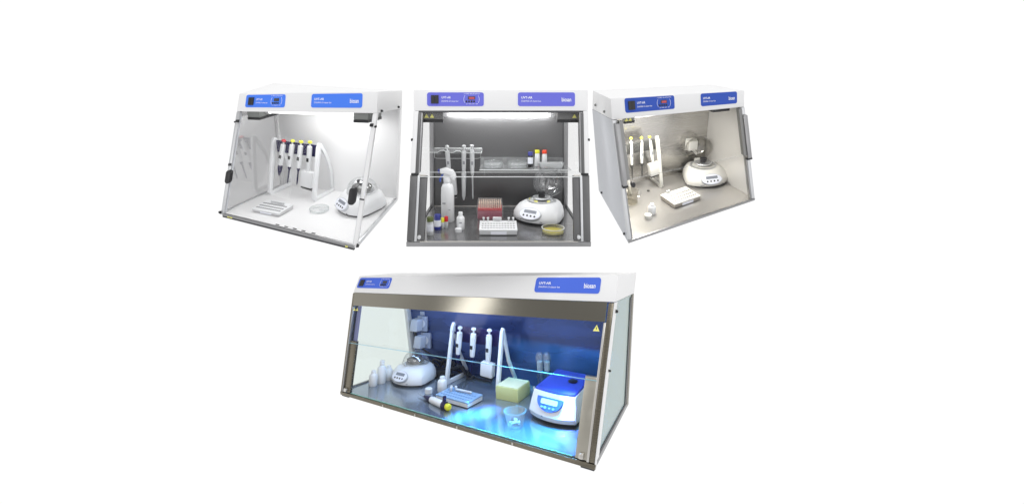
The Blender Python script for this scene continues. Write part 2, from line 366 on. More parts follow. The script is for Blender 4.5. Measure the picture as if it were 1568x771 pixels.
    def warning(s, x, z, size, dep, parent=None, n=1):
        m = MB()
        for i in range(n): s.on_face(tri(x + i*size*1.15, z, size), dep-.001, dep, m)
        o = s.part('warning_sticker', m, WARN, parent, smooth=False)
        q = MB()
        for i in range(n): s.on_face([(x+i*size*1.15-.0012, z-size*.2), (x+i*size*1.15+.0012, z-size*.2), (x+i*size*1.15+.0012, z+size*.12), (x+i*size*1.15-.0012, z+size*.12)], dep-.0016, dep-.0012, q)
        s.part('warning_symbol', q, BLACK, o, smooth=False)
    def lamp_box(s, x0, x1, y0, y1, z0, z1, m1=None, m2=None):
        o = s.part('lamp_holder', s.box(x0, x1, y0, y1, z0+.012, z1), m1 or GREYBOX, bevel=.002)
        s.part('base_strip', s.box(x0-.001, x1+.001, y0-.001, y1+.001, z0, z0+.0115), m2 or BLACK, o)
        return o
    def screw(s, p, r=.005, m=None, axis='x', name='screw'):
        d = {'x': (.008, 0, 0), 'y': (0, -.008, 0)}[axis]
        sgn = 1 if p[0] > 0 else -1
        q = (p[0] + d[0]*sgn, p[1] + d[1], p[2])
        return s.part(name, MB().cyl(p, q, r, r*.7, 10), m or BLACK)
    def lamp_tube(s, x0, x1, y, z, strength, col=(1, 1, 1), r=.010):
        m = mat('lit_tube_' + s.key, col, .4, emit=strength)
        o = s.part('fluorescent_tube', MB().cyl((x0, y, z), (x1, y, z), r, r, 14), m)
        for x in (x0, x1):
            s.part('tube_socket', MB().cyl((x-.009, y, z), (x+.009, y, z), r*1.5, r*1.5, 12), WPLAST, o)
        return o

# ---- cabinet 1: white, glass sides
def cabinet_one():
    c = Cabinet('c1', 'white lab cabinet with clear sides, white floor and black oval sash knobs'); F = c.F; w = F.W/2
    c.header(WHITE); c.labels((-.302, -.10), (.031, .275), .4945, .5525)
    c.part('floor_panel', c.box(-w+.010, w-.010, .010, F.D-.012, .003, .012), mat('white_melamine', (.86, .86, .86), .22, noise=.05))
    c.part('rear_panel', c.box(-w+.016, w-.016, F.D-.012, F.D-.004, .012, F.h1), WHITE)
    c.part('front_rail', c.box(-w+.012, w-.012, 0, .009, 0, .011), STEEL_MID)
    c.part('front_strip', c.box(-w+.012, w-.012, -.001, .008, -.0075, -.0005), DARKGREY)
    for sg in (-1, 1):
        x = sg*w
        c.part('base_rail', c.box(*sorted((x, x-sg*.012)), .012, F.D-.02, 0, .016), ALU, bevel=.002)
        c.part('rear_post', c.box(*sorted((x, x-sg*.020)), F.D-.022, F.D, 0, F.h1), WHITE, bevel=.003)
        c.part('front_post', c.front(*sorted((x, x-sg*.019)), .002, F.h1, .0, .016), ALU if sg < 0 else WHITE, bevel=.003)
        c.part('post_groove', c.front(*sorted((x-sg*.0195, x-sg*.0215)), .01, F.h1-.006, .004, .012), GREYPAINT)
        g = MB().loft([[(xx, .018, .016), (xx, F.s1+.018, F.h1-.002), (xx, F.D-.024, F.h1-.002), (xx, F.D-.024, .016)] for xx in (x-sg*.006, x-sg*.009)])
        c.part('side_window', g, GLASS_GREY if sg < 0 else GLASS)
        # black oval sash knobs
        kx = -.322 if sg < 0 else .296
        k = c.part('sash_knob', c.on_face(rrect(kx-.0135-.003*(sg > 0), kx+.0135+.003*(sg > 0), .150, .210, .013, 6), -.020, -.002), BLACK, bevel=.004)
        c.part('pivot_bolt', c.front(kx-.005+sg*.012, kx+.005+sg*.012, .226, .236, -.008, .0), DARKGREY, k)
        c.screw((x, .19*.9+.008, .425), .0055, axis='y')
        c.screw((x, .004, .012), .008, name='foot_knob')
        c.part('hinge_bolt', c.front(*sorted((x-sg*.024, x-sg*.008)), .425, .437, -.007, 0), BLACK, bevel=.002)
    c.part('joint_plate', c.front(w-.021, w+.001, .166, .171, -.001, .0), DARKGREY)
    for y, z in ((.23, .480), (.40, .484)): c.screw((w, y, z), .006)
    for n, x0 in ((2, -.300), (1, .298)):
        c.warning(x0, .0045, .013, -.001, n=n)
    for i, x in enumerate((-.062, -.018, .026, .070, .120)):
        c.part('rail_slot', c.box(x, x+.018, .012, .019, .0122, .0128), DARKGREY, smooth=False)
    # fixed front pane, two thirds lowered
    sh = c.part('sliding_sash', c.front(-w+.020, w-.020, .014, F.h1-.003, .006, .009), GLASS)
    
    c.lamp_box(-.302, -.240, .205, .330, .430, F.h1-.001)
    c.lamp_box(.228, .296, .205, .330, .434, F.h1-.001)
    c.lamp_tube(-.235, .222, .26, .462, 2.0)
    return c
# ---- cabinet 2: dark steel inside, seen from the front
def cabinet_two():
    c = Cabinet('c2', 'dark steel lined lab cabinet seen straight from the front, holding a red tip box'); F = c.F; w = F.W/2
    c.header(WHITE); c.labels((-.292, -.07), (.065, .292), .513, .567)
    c.part('floor_tray', c.box(-w+.004, w-.004, .010, F.D-.003, .003, .012), STEEL_FLOOR2)
    c.part('rear_panel', c.box(-w+.016, w-.016, F.D-.010, F.D-.002, .012, F.h1), STEEL_DARK)
    c.part('cove_strip', c.box(-w+.02, w-.02, F.D-.013, F.D-.0105, .012, .0145), STEEL_LIGHT)
    c.part('front_rail', c.box(-w, w, 0, .010, 0, .018), STEEL_MID, bevel=.002)
    c.part('front_lip', c.box(-w+.05, w-.05, -.0015, .006, .0185, .021), STEEL_LIGHT)
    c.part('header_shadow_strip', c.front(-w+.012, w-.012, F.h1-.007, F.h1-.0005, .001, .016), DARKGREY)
    zs = .262
    for sg in (-1, 1):
        x = sg*w
        def X(a, b): return sorted((x-sg*a, x-sg*b))
        c.part('rear_post', c.box(*X(0, .020), F.D-.024, F.D, 0, F.h1), STEEL_MID, bevel=.002)
        c.part('base_rail', c.box(*X(0, .012), .012, F.D-.025, 0, .016), STEEL_DARK)
        g = MB().loft([[(xx, .022, .018), (xx, F.s1+.022, F.h1-.002), (xx, F.D-.026, F.h1-.002), (xx, F.D-.026, .018)] for xx in X(.004, .007)])
        c.part('side_window', g, GLASS)
        c.part('sash_frame', c.front(*X(0, .020), zs, F.h1, -.003, .014), WHITE, bevel=.003)
        c.part('upper_guide', c.front(*X(.0205, .030), zs, F.h1-.008, -.004, .020), STEEL_DARK, bevel=.0015)
        c.part('upper_guide', c.front(*X(.0305, .036), zs, F.h1-.008, .0, .024), STEEL_MID)
        lp = c.part('lower_post', c.front(*X(0, .028), .019, zs-.008, .0, .018), STEEL_DARK, bevel=.003)
        c.part('post_rib', c.front(*X(.0285, .038), .019, zs-.008, -.003, .016), ALU, lp, bevel=.002)
        c.part('inner_bracket', c.front(*X(.0385, .064), .019, zs-.012, .004, .020), STEEL_DARK, bevel=.001)
        c.part('joint_block', c.front(*X(.004, .030), zs-.0075, zs-.0005, -.004, .018), BLACK, bevel=.001)
        c.part('corner_screw', c.on_face([(x-sg*.046+.0075*math.cos(a*PI/5), .034+.0075*math.sin(a*PI/5)) for a in range(10)], -.004, .004), ALU, bevel=.001)
        c.part('sash_clamp', c.front(*X(.034, .060), zs-.010, zs-.0055, -.002, .002), STEEL_LIGHT)
        c.screw((x-sg*.004, F.yf(.385)+.002, .385), .007)
    sh = c.part('sliding_sash', c.front(-w+.036, w-.036, .250, F.h1-.008, -.002, .001), GLASS)
    c.part('sash_edge', c.front(-w+.036, w-.036, .2475, .2495, -.003, .002), CLEAR_EDGE, sh)
    c.part('sash_rail', c.front(-w+.036, w-.036, .265, .2665, -.004, -.0022), CLEAR_EDGE, sh)
    a = c.lamp_box(-.318, -.235, .185, .215, .448, F.h1-.001, DARKBOX)
    b = c.lamp_box(.230, .317, .185, .215, .448, F.h1-.001, DARKBOX)
    m = MB()
    for par, xs in ((a, (-.300, -.278)), (b, (.298,))):
        m = MB()
        for x in xs: m.loft([[(px_, yy, pz) for px_, pz in tri(x, .474, .018)] for yy in (.1835, .1848)])
        wn = c.part('warning_sticker', m, WARN, par, smooth=False)
    c.lamp_tube(-.252, .246, .42, .468, 2.5, r=.0045)
    c.part('lamp_reflector', c.box(-.25, .245, .205, .33, .4890, .4915), STEEL_MID)
    return c
# ---- cabinet 3: warm steel inside, grey painted side
def cabinet_three():
    c = Cabinet('c3', 'white lab cabinet with solid grey side wall and bright warm steel lining'); F = c.F; w = F.W/2
    c.header(WHITE); c.labels((-.277, -.028), (.110, .303), .496, .553)
    c.part('floor_tray', c.box(-w+.004, w-.004, .008, F.D-.003, .003, .012), STEEL_WARMF)
    c.part('rear_panel', c.box(-w+.006, w-.006, F.D-.009, F.D-.002, .012, F.h1), STEEL_WARM)
    c.part('shelf_ledge', c.box(-w+.03, -.02, F.D-.012, F.D-.0095, .050, .052), STEEL_LIGHT)
    c.part('front_rail', c.box(-w, w, 0, .008, 0, .013), STEEL_MID, bevel=.002)
    for sg in (-1, 1):
        x = sg*w
        def X(a, b): return sorted((x-sg*a, x-sg*b))
        g = MB().loft([[(xx, .004, .0), (xx, F.s1+.004, F.h1-.0005), (xx, F.D, F.h1-.0005), (xx, F.D, 0)] for xx in X(0, .0035)])
        c.part('side_wall', g, GREYPAINT)
        g = MB().loft([[(xx, .022, .0125), (xx, F.s1+.022, F.h1-.002), (xx, F.D-.010, F.h1-.002), (xx, F.D-.010, .0125)] for xx in X(.0037, .006)])
        c.part('side_lining', g, LINING)
        c.part('front_post', c.front(*X(.0, .017), .014, F.h1-.001, -.002, .012), ALU, bevel=.002)
        c.part('post_guide', c.front(*X(.0172, .024), .014, F.h1-.001, -.001, .018), STEEL_MID, bevel=.001)
        for y, z in ((.40, .50), (.28, .492), (.39, .025), (.05, .015)): c.screw((x, y, z), .006, GREYBOX if z > .4 else BLACK)
    # raised sash guides in front of the posts
    for sg, m1 in ((-1, STEEL_MID), (1, STEEL_MID)):
        x = sg*w
        def X(a, b): return sorted((x-sg*a, x-sg*b))
        c.part('sash_guide', c.front(*X(.004, .026), .226, F.h1-.012 if sg < 0 else .440, -.022, -.003), m1, bevel=.002)
        c.part('guide_plate', c.front(*X(.0262, .044), .243, F.h1-.004, -.016, .004), STEEL_GREY3)
        c.part('guide_end', c.front(*X(.002, .030), .217, .2255, -.020, -.004), BLACK, bevel=.001)
    c.part('sash_knob', c.on_face([(-.290+.011*math.cos(a*PI/6), .222+.011*math.sin(a*PI/6)) for a in range(12)], -.020, -.004), BLACK, bevel=.002)
    sh = c.part('sliding_sash', c.front(-w+.03, w-.03, .243, F.h1-.004, -.010, -.007), GLASS)
    c.part('sash_edge', c.front(-w+.03, w-.03, .2412, .2425, -.010, -.007), ACRYLIC, sh)
    a = c.lamp_box(-.275, -.222, .215, .235, .445, F.h1-.001, GREYBOX)
    m = MB()
    for x in (-.262, -.243): m.loft([[(q, yy, pz) for q, pz in tri(x, .463, .017)] for yy in (.2135, .2148)])
    c.part('warning_sticker', m, WARN, a, smooth=False)
    c.lamp_box(.210, .300, .235, .335, .444, F.h1-.001, GREYBOX, DARKGREY)
    c.lamp_tube(-.21, .20, .26, .463, 5.0, (1, .97, .92), r=.008)
    return c
# ---- cabinet 4: wide, bronze toned frame, blue interior
def cabinet_four():
    c = Cabinet('c4', 'wide lab cabinet with bronze toned steel frame and blue lit interior'); F = c.F; w = F.W/2
    c.header(WHITE); c.labels((-.588, -.394), (.301, .543), .4610, .5055, compact=True)
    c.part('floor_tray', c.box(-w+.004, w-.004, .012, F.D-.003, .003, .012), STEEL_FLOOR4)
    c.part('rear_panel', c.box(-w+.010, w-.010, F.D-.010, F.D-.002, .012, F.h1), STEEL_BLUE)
    c.part('front_rail', c.box(-w, w, 0, .010, -.004, .010), STEEL_BROWN, bevel=.002)
    c.part('fascia_band', c.front(-w+.006, w-.028, .380, F.h1-.0004, .0, .008), STEEL_BAND)
    for sg in (-1, 1):
        x = sg*w
        def X(a, b): return sorted((x-sg*a, x-sg*b))
        c.part('rear_post', c.box(*X(0, .022), F.D-.034, F.D, 0, F.h1), STEEL_BROWN if sg > 0 else WHITE, bevel=.002)
        c.part('base_rail', c.box(*X(0, .012), .014, F.D-.035, .0, .018), STEEL_MID, bevel=.002)
        g = MB().loft([[(xx, .034, .018), (xx, F.s1+.034, F.h1-.002), (xx, F.D-.036, F.h1-.002), (xx, F.D-.036, .018)] for xx in X(.004, .007)])
        pane = c.part('side_window', g, GLASS_GREEN if sg > 0 else GLASS_PALE)
        if sg > 0:
            for y0, y1 in ((F.D-.064, F.D-.0365),):
                c.part('window_seal', c.box(*X(.001, .0038), y0, y1, .02, F.h1-.01), BLACK, pane)
            c.part('window_seal', c.box(*X(.001, .0038), .04, F.D-.065, .0185, .026), DARKGREY, pane)
        if sg > 0:
            c.part('edge_frame', c.front(*X(0, .004), .0, F.h1-.001, .0, .032), WHITE)
            c.part('front_post', c.front(*X(.0045, .022), .012, F.h1-.002, -.002, .014), STEEL_BROWN, bevel=.002)
            c.part('post_trim', c.front(*X(.0222, .030), .012, .378, -.004, .010), STEEL_LIGHT, bevel=.001)
        else:
            c.part('front_post', c.front(*X(.0, .012), .0, F.h1-.002, .0, .030), STEEL_BROWN, bevel=.002)
            c.part('post_trim', c.front(*X(.0122, .019), .012, .378, -.004, .010), STEEL_MID, bevel=.001)
        # lower brackets
        b0, b1 = (.0192, .060) if sg < 0 else (.0305, .070)
        c.part('lower_bracket', c.front(*X(b0, b1), .012, .223, .002, .014), STEEL_BROWN if sg < 0 else STEEL_TAUPE, bevel=.001)
        c.part('bracket_bolt', c.front(*X(b0+.010, b0+.026), .016, .030, -.010, .0015), STEEL_LIGHT, bevel=.003)
        c.screw((x, F.yf(.41)+.022, .41), .006, name='side_screw')
        c.screw((x, F.yf(.24)+.022, .24), .004, name='side_screw')
        c.part('foot_block', c.box(*X(.004, .050), .004, .034, -.010, -.0045), DARKGREY, bevel=.002)
    for x in (-.33, -.15, .06, .30): c.part('rail_rivet', c.box(x, x+.005, -.002, 0, -.001, .006), STEEL_LIGHT)
    sh = c.part('sliding_sash', c.front(-w+.022, w-.032, .217, .3795, -.005, -.002), GLASS)
    c.part('sash_edge', c.front(-w+.018, w-.028, .2152, .2165, -.005, -.0015), CYAN_EDGE, sh)
    lo = c.part('lower_sash', c.front(-w+.064, w-.080, .0135, .225, .004, .0065), GLASS)
    c.part('sash_edge', c.front(-w+.064, w-.080, .0110, .0132, .0035, .0066), GREEN_EDGE, lo)
    c.warning(-w+.030, .366, .015, -.006, n=2); c.warning(.549, .362, .022, -.006, n=1)
    c.part('guide_strip', c.front(-w+.028, -w+.050, .222, .376, .012, .016), mat('violet_grey_strip', (.22, .24, .42), .4, metal=.5))
    c.lamp_tube(-.52, .50, .215, .422, 5.0, (.35, .62, 1.0), r=.008)
    return c

STEEL_FLOOR2 = mat('dark_steel_floor', (.30, .30, .303), .24, metal=.8, brushed=.3)
STEEL_WARMF = mat('warm_steel_floor', (.63, .615, .585), .22, metal=.7, brushed=.25)
STEEL_GREY3 = mat('grey_bracket_steel', (.24, .24, .235), .42, metal=.7)
LINING = mat('pale_side_lining', (.74, .725, .69), .30, metal=.25, noise=.08)
STEEL_TAUPE = mat('taupe_bracket_steel', (.46, .44, .38), .35, metal=.9, brushed=.2)
STEEL_BAND = mat('bronze_band_steel', (.27, .255, .215), .15, metal=1.0)
DARKBOX = mat('dark_grey_box', (.17, .17, .17), .45, metal=.2)
GLASS_PALE = mat('pale_side_glass', (.90, .945, .93), .03, alpha_glass=1.45)

c1, c2, c3, c4 = cabinet_one(), cabinet_two(), cabinet_three(), cabinet_four()

# ================================================================ CONTENTS
def end_frame(Hh, dep, top_y, x0, x1, th, curved):
    fy = 0.0
    m = MB()
    front = [(top_y+.006, Hh), (top_y-.004, Hh*.94), (fy+.004, .05), (fy, th*.5+.002)]
    m.sweep(front, x0, x1, [th*.9, th*1.1, th, th])
    m.sweep([(fy-.002, th*.45), (dep+.004, th*.45)], x0+.0005, x1-.0005, th*.9)
    if curved: rear = [(top_y+.004, Hh-.004), (top_y+.035, Hh*.83), (dep-.030, Hh*.62), (dep-.008, Hh*.36), (dep, th)]
    else: rear = [(top_y+.004, Hh-.004), (top_y+.016, Hh*.80), (top_y+.045, Hh*.45), (dep, th)]
    m.sweep(rear, x0+.001, x1-.001, [th*.8]*len(rear))
    return m
def stand(cab, label, loc, yaw, L, Hh, dep, bar0, bar1, m_end, m_bar, top_y=.05, lean=0.0, curved=True, th=.016):
    t = thing('pipette_stand', label, 'pipette stand', cab.F.at(loc, yaw))
    for sg in (-1, 1):
        a, b = sorted((sg*L/2, sg*L/2 - sg*.014))
        e_ = end_frame(Hh, dep, top_y, a, b, th, curved)
        e_.v = [(x + lean*z, y, z) for x, y, z in e_.v]
        e_.build('end_frame', m_end, t, bevel=.003)
    b = MB().box(-L/2+.015, L/2-.015, top_y+.004, top_y+.012, bar0, bar1); b.v = [(x + lean*z, y, z) for x, y, z in b.v]
    b.build('hanging_bar', m_bar, t, bevel=.002)
    return t
def pipette(cab, label, lo, hi, body_frac, button, m_body=None, m_tip=None, kind='single', r=.0085, group=None, cap=None):
    """lo = point of the tip, hi = top of the body"""
    M, L = cab.F.between(lo, hi); mb_, mt = m_body or WPLAST, m_tip or NAVY
    t = thing('pipette', label, 'pipette', M, group)
    zb = L*(1-body_frac)
    MB().lathe([(r*.80, zb), (r*.88, zb+.01), (r, zb+.3*(L-zb)), (r*1.05, L-.014), (r*.95, L-.002), (r*.6, L)], 16).build('body', mb_, t)
    MB().box(-r*2.1, r*.3, -.004, r*.2, L-.012, L-.003).build('finger_hook', cap or mt, t, bevel=.0015)
    MB().cyl((0, 0, L), (0, 0, L+.015), r*.33).build('plunger', mb_, t)
    MB().lathe([(r*.55, L+.013), (r*.85, L+.016), (r*.85, L+.021), (r*.5, L+.025)], 14).build('plunger_button', button, t)
    MB().box(-r*.45, r*.45, -r*1.12, -r*.6, zb+.35*(L-zb), zb+.50*(L-zb)).build('volume_window', GREYTEXT if mt is not NAVY else BLACK, t)
    if kind == 'single':
        MB().lathe([(.0018, 0), (.003, .012), (.0042, zb-.016), (.0075, zb-.010), (.0078, zb-.001)], 14).build('tip_cone', mt, t)
    elif kind == 'thick':
        MB().lathe([(.003, 0), (.006, .010), (.009, .022), (.0115, zb-.012), (.0105, zb-.001)], 16).build('tip_cone', mt, t)
    else:
        MB().cyl((0, 0, zb-.02), (0, 0, zb), r*.8).build('neck', mb_, t)
        hd = MB().box(-.030, .030, -.016, .016, .012, zb-.008).build('channel_head', mb_, t, bevel=.006)
        MB().box(-.028, .028, -.012, .012, .0045, .0118).build('nozzle_rail', BLACK, hd)
        q = MB()
        for i in range(8): q.cyl((-.0245+i*.007, 0, -.006), (-.0245+i*.007, 0, .0042), .0012, .0025, 8)
        q.build('nozzle', mb_ if mt is not NAVY else DARKGREY, hd)
    return t
def sample_rack(cab, label, loc, yaw, wx, wy, h, m_top, m_low, hf=None):
    t = thing('tube_rack', label, 'tube rack', cab.F.at(loc, yaw)); hf = hf or h*.7
    MB().loft([[(x, -wy/2, .003), (x, -wy/2, hf-.006), (x, wy/2, h-.006), (x, wy/2, .003)] for x in (-wx/2, wx/2)]).build('tray', m_low, t, bevel=.001)
    MB().loft([[(x, -wy/2-.001, hf-.0055), (x, -wy/2-.001, hf), (x, wy/2+.001, h), (x, wy/2+.001, h-.0055)] for x in (-wx/2-.001, wx/2+.001)]).build('top_plate', m_top, t, bevel=.001)
    MB().box(-wx/2+.004, wx/2-.004, -wy/2+.004, wy/2-.004, 0, .0028).build('foot', BLACK, t)
    q = MB(); sl = (h-hf)/wy
    for rr, yy in enumerate((-.30, -.08, .16)):
        for i in range(12):
            x = -wx*.42 + i*wx*.84/11; y = yy*wy; z = hf + (y+wy/2)*sl
            q.lathe([(.0046, -.001), (.0046, .0007)], 10, c=(x, y, z))
    q.build('well', mat('well_taupe', (.20, .19, .16), .6) if m_top is CREAM else mat('well_blue', (.14, .26, .45), .5) if m_top is not WPLAST else mat('well_grey', (.22, .22, .23), .6), t, smooth=False)
    MB().box(-wx*.2, wx*.22, -wy/2-.0018, -wy/2-.0002, .004, hf-.008).build('front_label', TEXT, t)
    return t
def small_tube(cab, label, loc, h, r, m, group, cap=None):
    t = thing('sample_tube', label, 'sample tube', cab.F.at(loc), group)
    MB().lathe([(r*.4, 0), (r*.85, h*.2), (r*.85, h*.72)], 12).build('tube_body', m, t)
    MB().lathe([(r*1.15, h*.73), (r*1.15, h*.97), (r*.9, h)], 12).build('cap', cap or WPLAST, t)
    return t
def strip(cab, label, loc, n, pitch, h, yaw=0):
    t = thing('tube_strip', label, 'tube strip', cab.F.at(loc, yaw))
    MB().box(-n*pitch/2, n*pitch/2, -.004, .004, h-.004, h).build('cap_strip', WPLAST, t, bevel=.001)
    q = MB()
    for i in range(n): q.lathe([(.0012, 0), (.0028, h*.4), (.003, h-.0045)], 10, c=(-n*pitch/2+(i+.5)*pitch, 0, 0))
    q.build('tube_row', FROST, t)
    return t
def vial(cab, label, loc, h, r, m_body, m_cap, m_label=None, group=None, name='vial', cat='vial', capf=.24):
    t = thing(name, label, cat, cab.F.at(loc), group); hc = h*(1-capf)
    MB().lathe([(r*.9, 0), (r, .003), (r, hc-.006), (r*.8, hc)], 20).build('body', m_body, t)
    MB().lathe([(r*.93, hc+.0005), (r*.95, h-.002), (r*.86, h)], 20).build('cap', m_cap, t)
    if m_label: MB().lathe([(r*1.02, hc*.30), (r*1.02, hc*.86)], 20, close=False).build('paper_label', m_label, t)
    return t
def bottle(cab, label, loc, h, r, m, mcap, open_neck=False, yaw=0, group=None, lab=False):
    t = thing('plastic_bottle', label, 'bottle', cab.F.at(loc, yaw), group)
    sh = h*.66
    MB().lathe([(r*.9, 0), (r, .003), (r, sh), (r*.86, sh+.005), (r*.45, sh+.012), (r*.42, h*.86)], 24).build('body', m, t)
    MB().lathe([(r*.52, h*.80), (r*.54, h-.002), (r*.48, h)], 20).build('cap' if not open_neck else 'neck_ring', mcap, t)
    if lab: MB().box(-.004, .007, -r*1.03, -r*.9, h*.42, h*.47).build('print', GREYTEXT, t)
    return t
def loose_cap(cab, label, loc, h, r, m):
    t = thing('bottle_cap', label, 'bottle cap', cab.F.at(loc))
    MB().lathe([(r, 0), (r*1.02, h*.15), (r, h*.92), (r*.85, h)], 20).build('cap_shell', m, t)
    q = MB()
    for i in range(20): q.cyl((r*math.cos(i*PI/10), r*math.sin(i*PI/10), .001), (r*math.cos(i*PI/10), r*math.sin(i*PI/10), h*.9), r*.05, seg=5)
    q.build('grip_ridge', m, t)
    return t
def ring(pl, sc, z, dx=0, dy=0): return [(x*sc+dx, y*sc+dy, z) for x, y in pl]
def centrifuge(cab, label, loc, yaw, m, s=1.0, lid='open', lid_yaw=0.0, lid_tilt=1.45, stickers=True, m_lid=None, wide=1.0):
    t = thing('mini_centrifuge', label, 'centrifuge', cab.F.at(loc, yaw) @ Matrix.Scale(s, 4))
    pl = []
    for i in range(13):                                 # bowed front
        a = -PI/2 + (i-6)*.155; pl.append((.112*math.sin(a+PI/2)/math.sin(.93), -.105+.055*(1-math.cos((i-6)*.155))/(1-math.cos(.93))))
    pl += [(.112, -.02), (.092, .065), (.075, .098), (.045, .108), (-.045, .108), (-.075, .098), (-.092, .065), (-.112, -.02)]
    pl = [(x*wide, y) for x, y in pl]
    MB().loft([ring(pl, .93, 0), ring(pl, .96, .010)]).build('base', BLACK, t)
    MB().loft([ring(pl, .985, .0102), ring(pl, 1.0, .016), ring(pl, .99, .036), ring(pl, .93, .054, 0, .004), ring(pl, .80, .074, 0, .010), ring(pl, .66, .084, 0, .014), ring(pl, .58, .0865, 0, .016)]).build('body', m, t)
    # oval control panel laid on the sloping front
    R = Matrix.Rotation(-.62, 3, 'X'); cc = Vector((0, -.0945, .0470))
    def pan(poly, o0, o1): 
        q = MB().loft([[(x, y, o) for x, y in poly] for o in (o0, o1)])
        m3 = Matrix.Rotation(.88, 3, 'X'); q.v = [tuple(m3 @ Vector(v) + cc) for v in q.v]; return q
    ov = [(.050*math.cos(a*PI/16), .027*math.sin(a*PI/16)) for a in range(32)]
    rim = pan([(x*1.07, y*1.1) for x, y in ov], -.010, .0035).build('panel_rim', GREYPAINT, t)
    p = pan(ov, -.009, .0048).build('control_panel', TEXT, t)
    pan([(-.030, .002), (.030, .002), (.030, .016), (-.030, .016)], .0045, .006).build('display', LCD, p)
    for i in range(4): pan([(-.027+i*.018+.0042*math.cos(a*PI/5), -.011+.0042*math.sin(a*PI/5)) for a in range(10)], .0045, .0065).build('button', BLACK, p)
    for x0, wd in ((-.062, .022), (.052, .012)):
        MB().box(x0, x0+wd, -.1035, -.1005, .019, .0215).build('print', GREYTEXT, t)
    cy = .014
    bowl = MB().lathe([(.067, .080), (.067, .0885), (.058, .0905), (.056, .087)], 28, c=(0, cy, 0), close=False).build('bowl_rim', ALU if lid == 'open' else m, t)
    MB().lathe([(.056, .0865), (.0, .0863)], 28, c=(0, cy, 0), close=False).build('bowl_floor', DARKGREY, bowl)
    if lid == 'open':
        ro = MB().lathe([(.020, .088), (.038, .094), (.043, .101), (.041, .104), (.020, .100)], 24, c=(0, cy, 0)).build('rotor', ALU, t)
        MB().lathe([(.016, .104), (.014, .116), (.018, .120), (.016, .128), (.006, .130)], 18, c=(0, cy, 0)).build('rotor_knob', BLACK, ro)
        if stickers:
            for a in (-2.6, -1.57, -.5):
                MB().box(-.008, .008, -.001, .001, 0, .020).rot('X', -.45).rot('Z', a+PI/2).xf(lambda p: (p[0]+.062*math.cos(a), p[1]+cy+.062*math.sin(a), p[2]+.078)).build('warning_sticker', WARN, t)
    else:
        ro = MB().lathe([(.018, .088), (.044, .096), (.048, .110), (.020, .116)], 20, c=(0, cy, 0)).build('rotor', SLATE, t)
        MB().lathe([(.012, .116), (.015, .132), (.004, .138)], 14, c=(0, cy, 0)).build('rotor_knob', BLACK, ro)
    # dome lid
    n = 10; Rd = .070
    prof = [(Rd*1.06, 0), (Rd*1.06, .004)] + [(Rd*math.cos(i*PI/2/n), .004 + Rd*.86*math.sin(i*PI/2/n)) for i in range(n+1)]
    inner = [(max(r-.0025, 0), max(z-.0025, 0)) for r, z in reversed(prof)]
    d = MB().lathe(prof + inner, 36, close=False)
    if lid == 'open':
        d.rot('X', -lid_tilt, (0, -Rd, 0)) if False else None
        hinge = (0, cy+.070, .090)
        d.xf(lambda p: (p[0], p[1]+cy, p[2]+.090)).rot('X', -lid_tilt, hinge)
        if lid_yaw: d.rot('Z', lid_yaw, hinge)
    else: d.xf(lambda p: (p[0], p[1]+cy, p[2]+.0908))
    L = d.build('dome_lid', m_lid or GLASS_DOME, t)
    MB().box(-.016, .016, cy+.064, cy+.084, .076, .096).build('hinge', m_lid and m or GLASS_DOME, t, bevel=.003)
    if lid != 'open': MB().box(-.006, .006, cy-.078, cy-.066, .090, .098).build('latch', FROST, L, bevel=.002)
    return t
GLASS_DOME = mat('dome_plastic', (.98, .983, .985), .04, alpha_glass=2.0, haze=.015)
GLASS_SMOKE = mat('smoked_dome_plastic', (.93, .925, .91), .04, alpha_glass=1.9)
def dish(cab, label, loc, r, h, m, flare=1.0, fill=None, contents=None):
    t = thing('petri_dish' if flare == 1 else 'glass_bowl', label, 'petri dish' if flare == 1 else 'glass bowl', cab.F.at(loc))
    MB().lathe([(0, 0), (r*.97, 0), (r, .001), (r*flare, h), (r*flare-.0015, h), (r-.0015, .002), (0, .0015)], 36, close=False).build('dish_wall', m, t)
    MB().lathe([(r*flare+.0006, h-.0015), (r*flare+.0012, h), (r*flare-.002, h+.0006), (r*flare-.002, h-.001)], 36, close=False).build('rim', CLEAR_EDGE if fill else ACRYLIC, t)
    if fill: MB().lathe([(r*.965, .0022), (r*.965+(flare-1)*r*.3, h*.42), (r*.9, h*.47), (0, h*.47)], 36, close=True).build('agar', fill, t)
    return t

# ---------- cabinet 1 contents
stand(c1, 'white pipette stand with dark navy bar, inside the white cabinet', (-.168, .280, .012), 0.0, .265, .283, .145, .212, .272, WPLAST, NAVY, top_y=.05, lean=.04, th=.022)
GP = 'pipettes hanging in the white cabinet'
pipette(c1, 'short thick tipped pipette with a red button, on the stand in the white cabinet', (-.266, .322, .108), (-.224, .322, .279), .66, RED, kind='thick', group=GP, r=.0122)
pipette(c1, 'second pipette from the red buttoned one in the white cabinet, navy tip and yellow button', (-.220, .322, .072), (-.174, .322, .282), .56, YELLOW, group=GP, r=.0118)
pipette(c1, 'third pipette from the red buttoned one in the white cabinet, navy tip and yellow button', (-.166, .322, .070), (-.127, .322, .281), .56, YELLOW, group=GP, r=.0118)
pipette(c1, 'multichannel pipette with wide white head and yellow button in the white cabinet', (-.107, .322, .055), (-.077, .322, .283), .54, YELLOW, kind='multi', group=GP, r=.0118)
sample_rack(c1, 'flat white tube rack on the white cabinet floor', (-.158, .122, .012), .03, .138, .092, .026, WPLAST, mat('pale_grey_plastic', (.55, .55, .56), .5))
strip(c1, 'clear tube strip standing on the white tube rack', (-.150, .150, .036), 8, .009, .014)
dish(c1, 'clear shallow dish lying on the white cabinet floor', (.035, .205, .012), .042, .013, ACRYLIC)
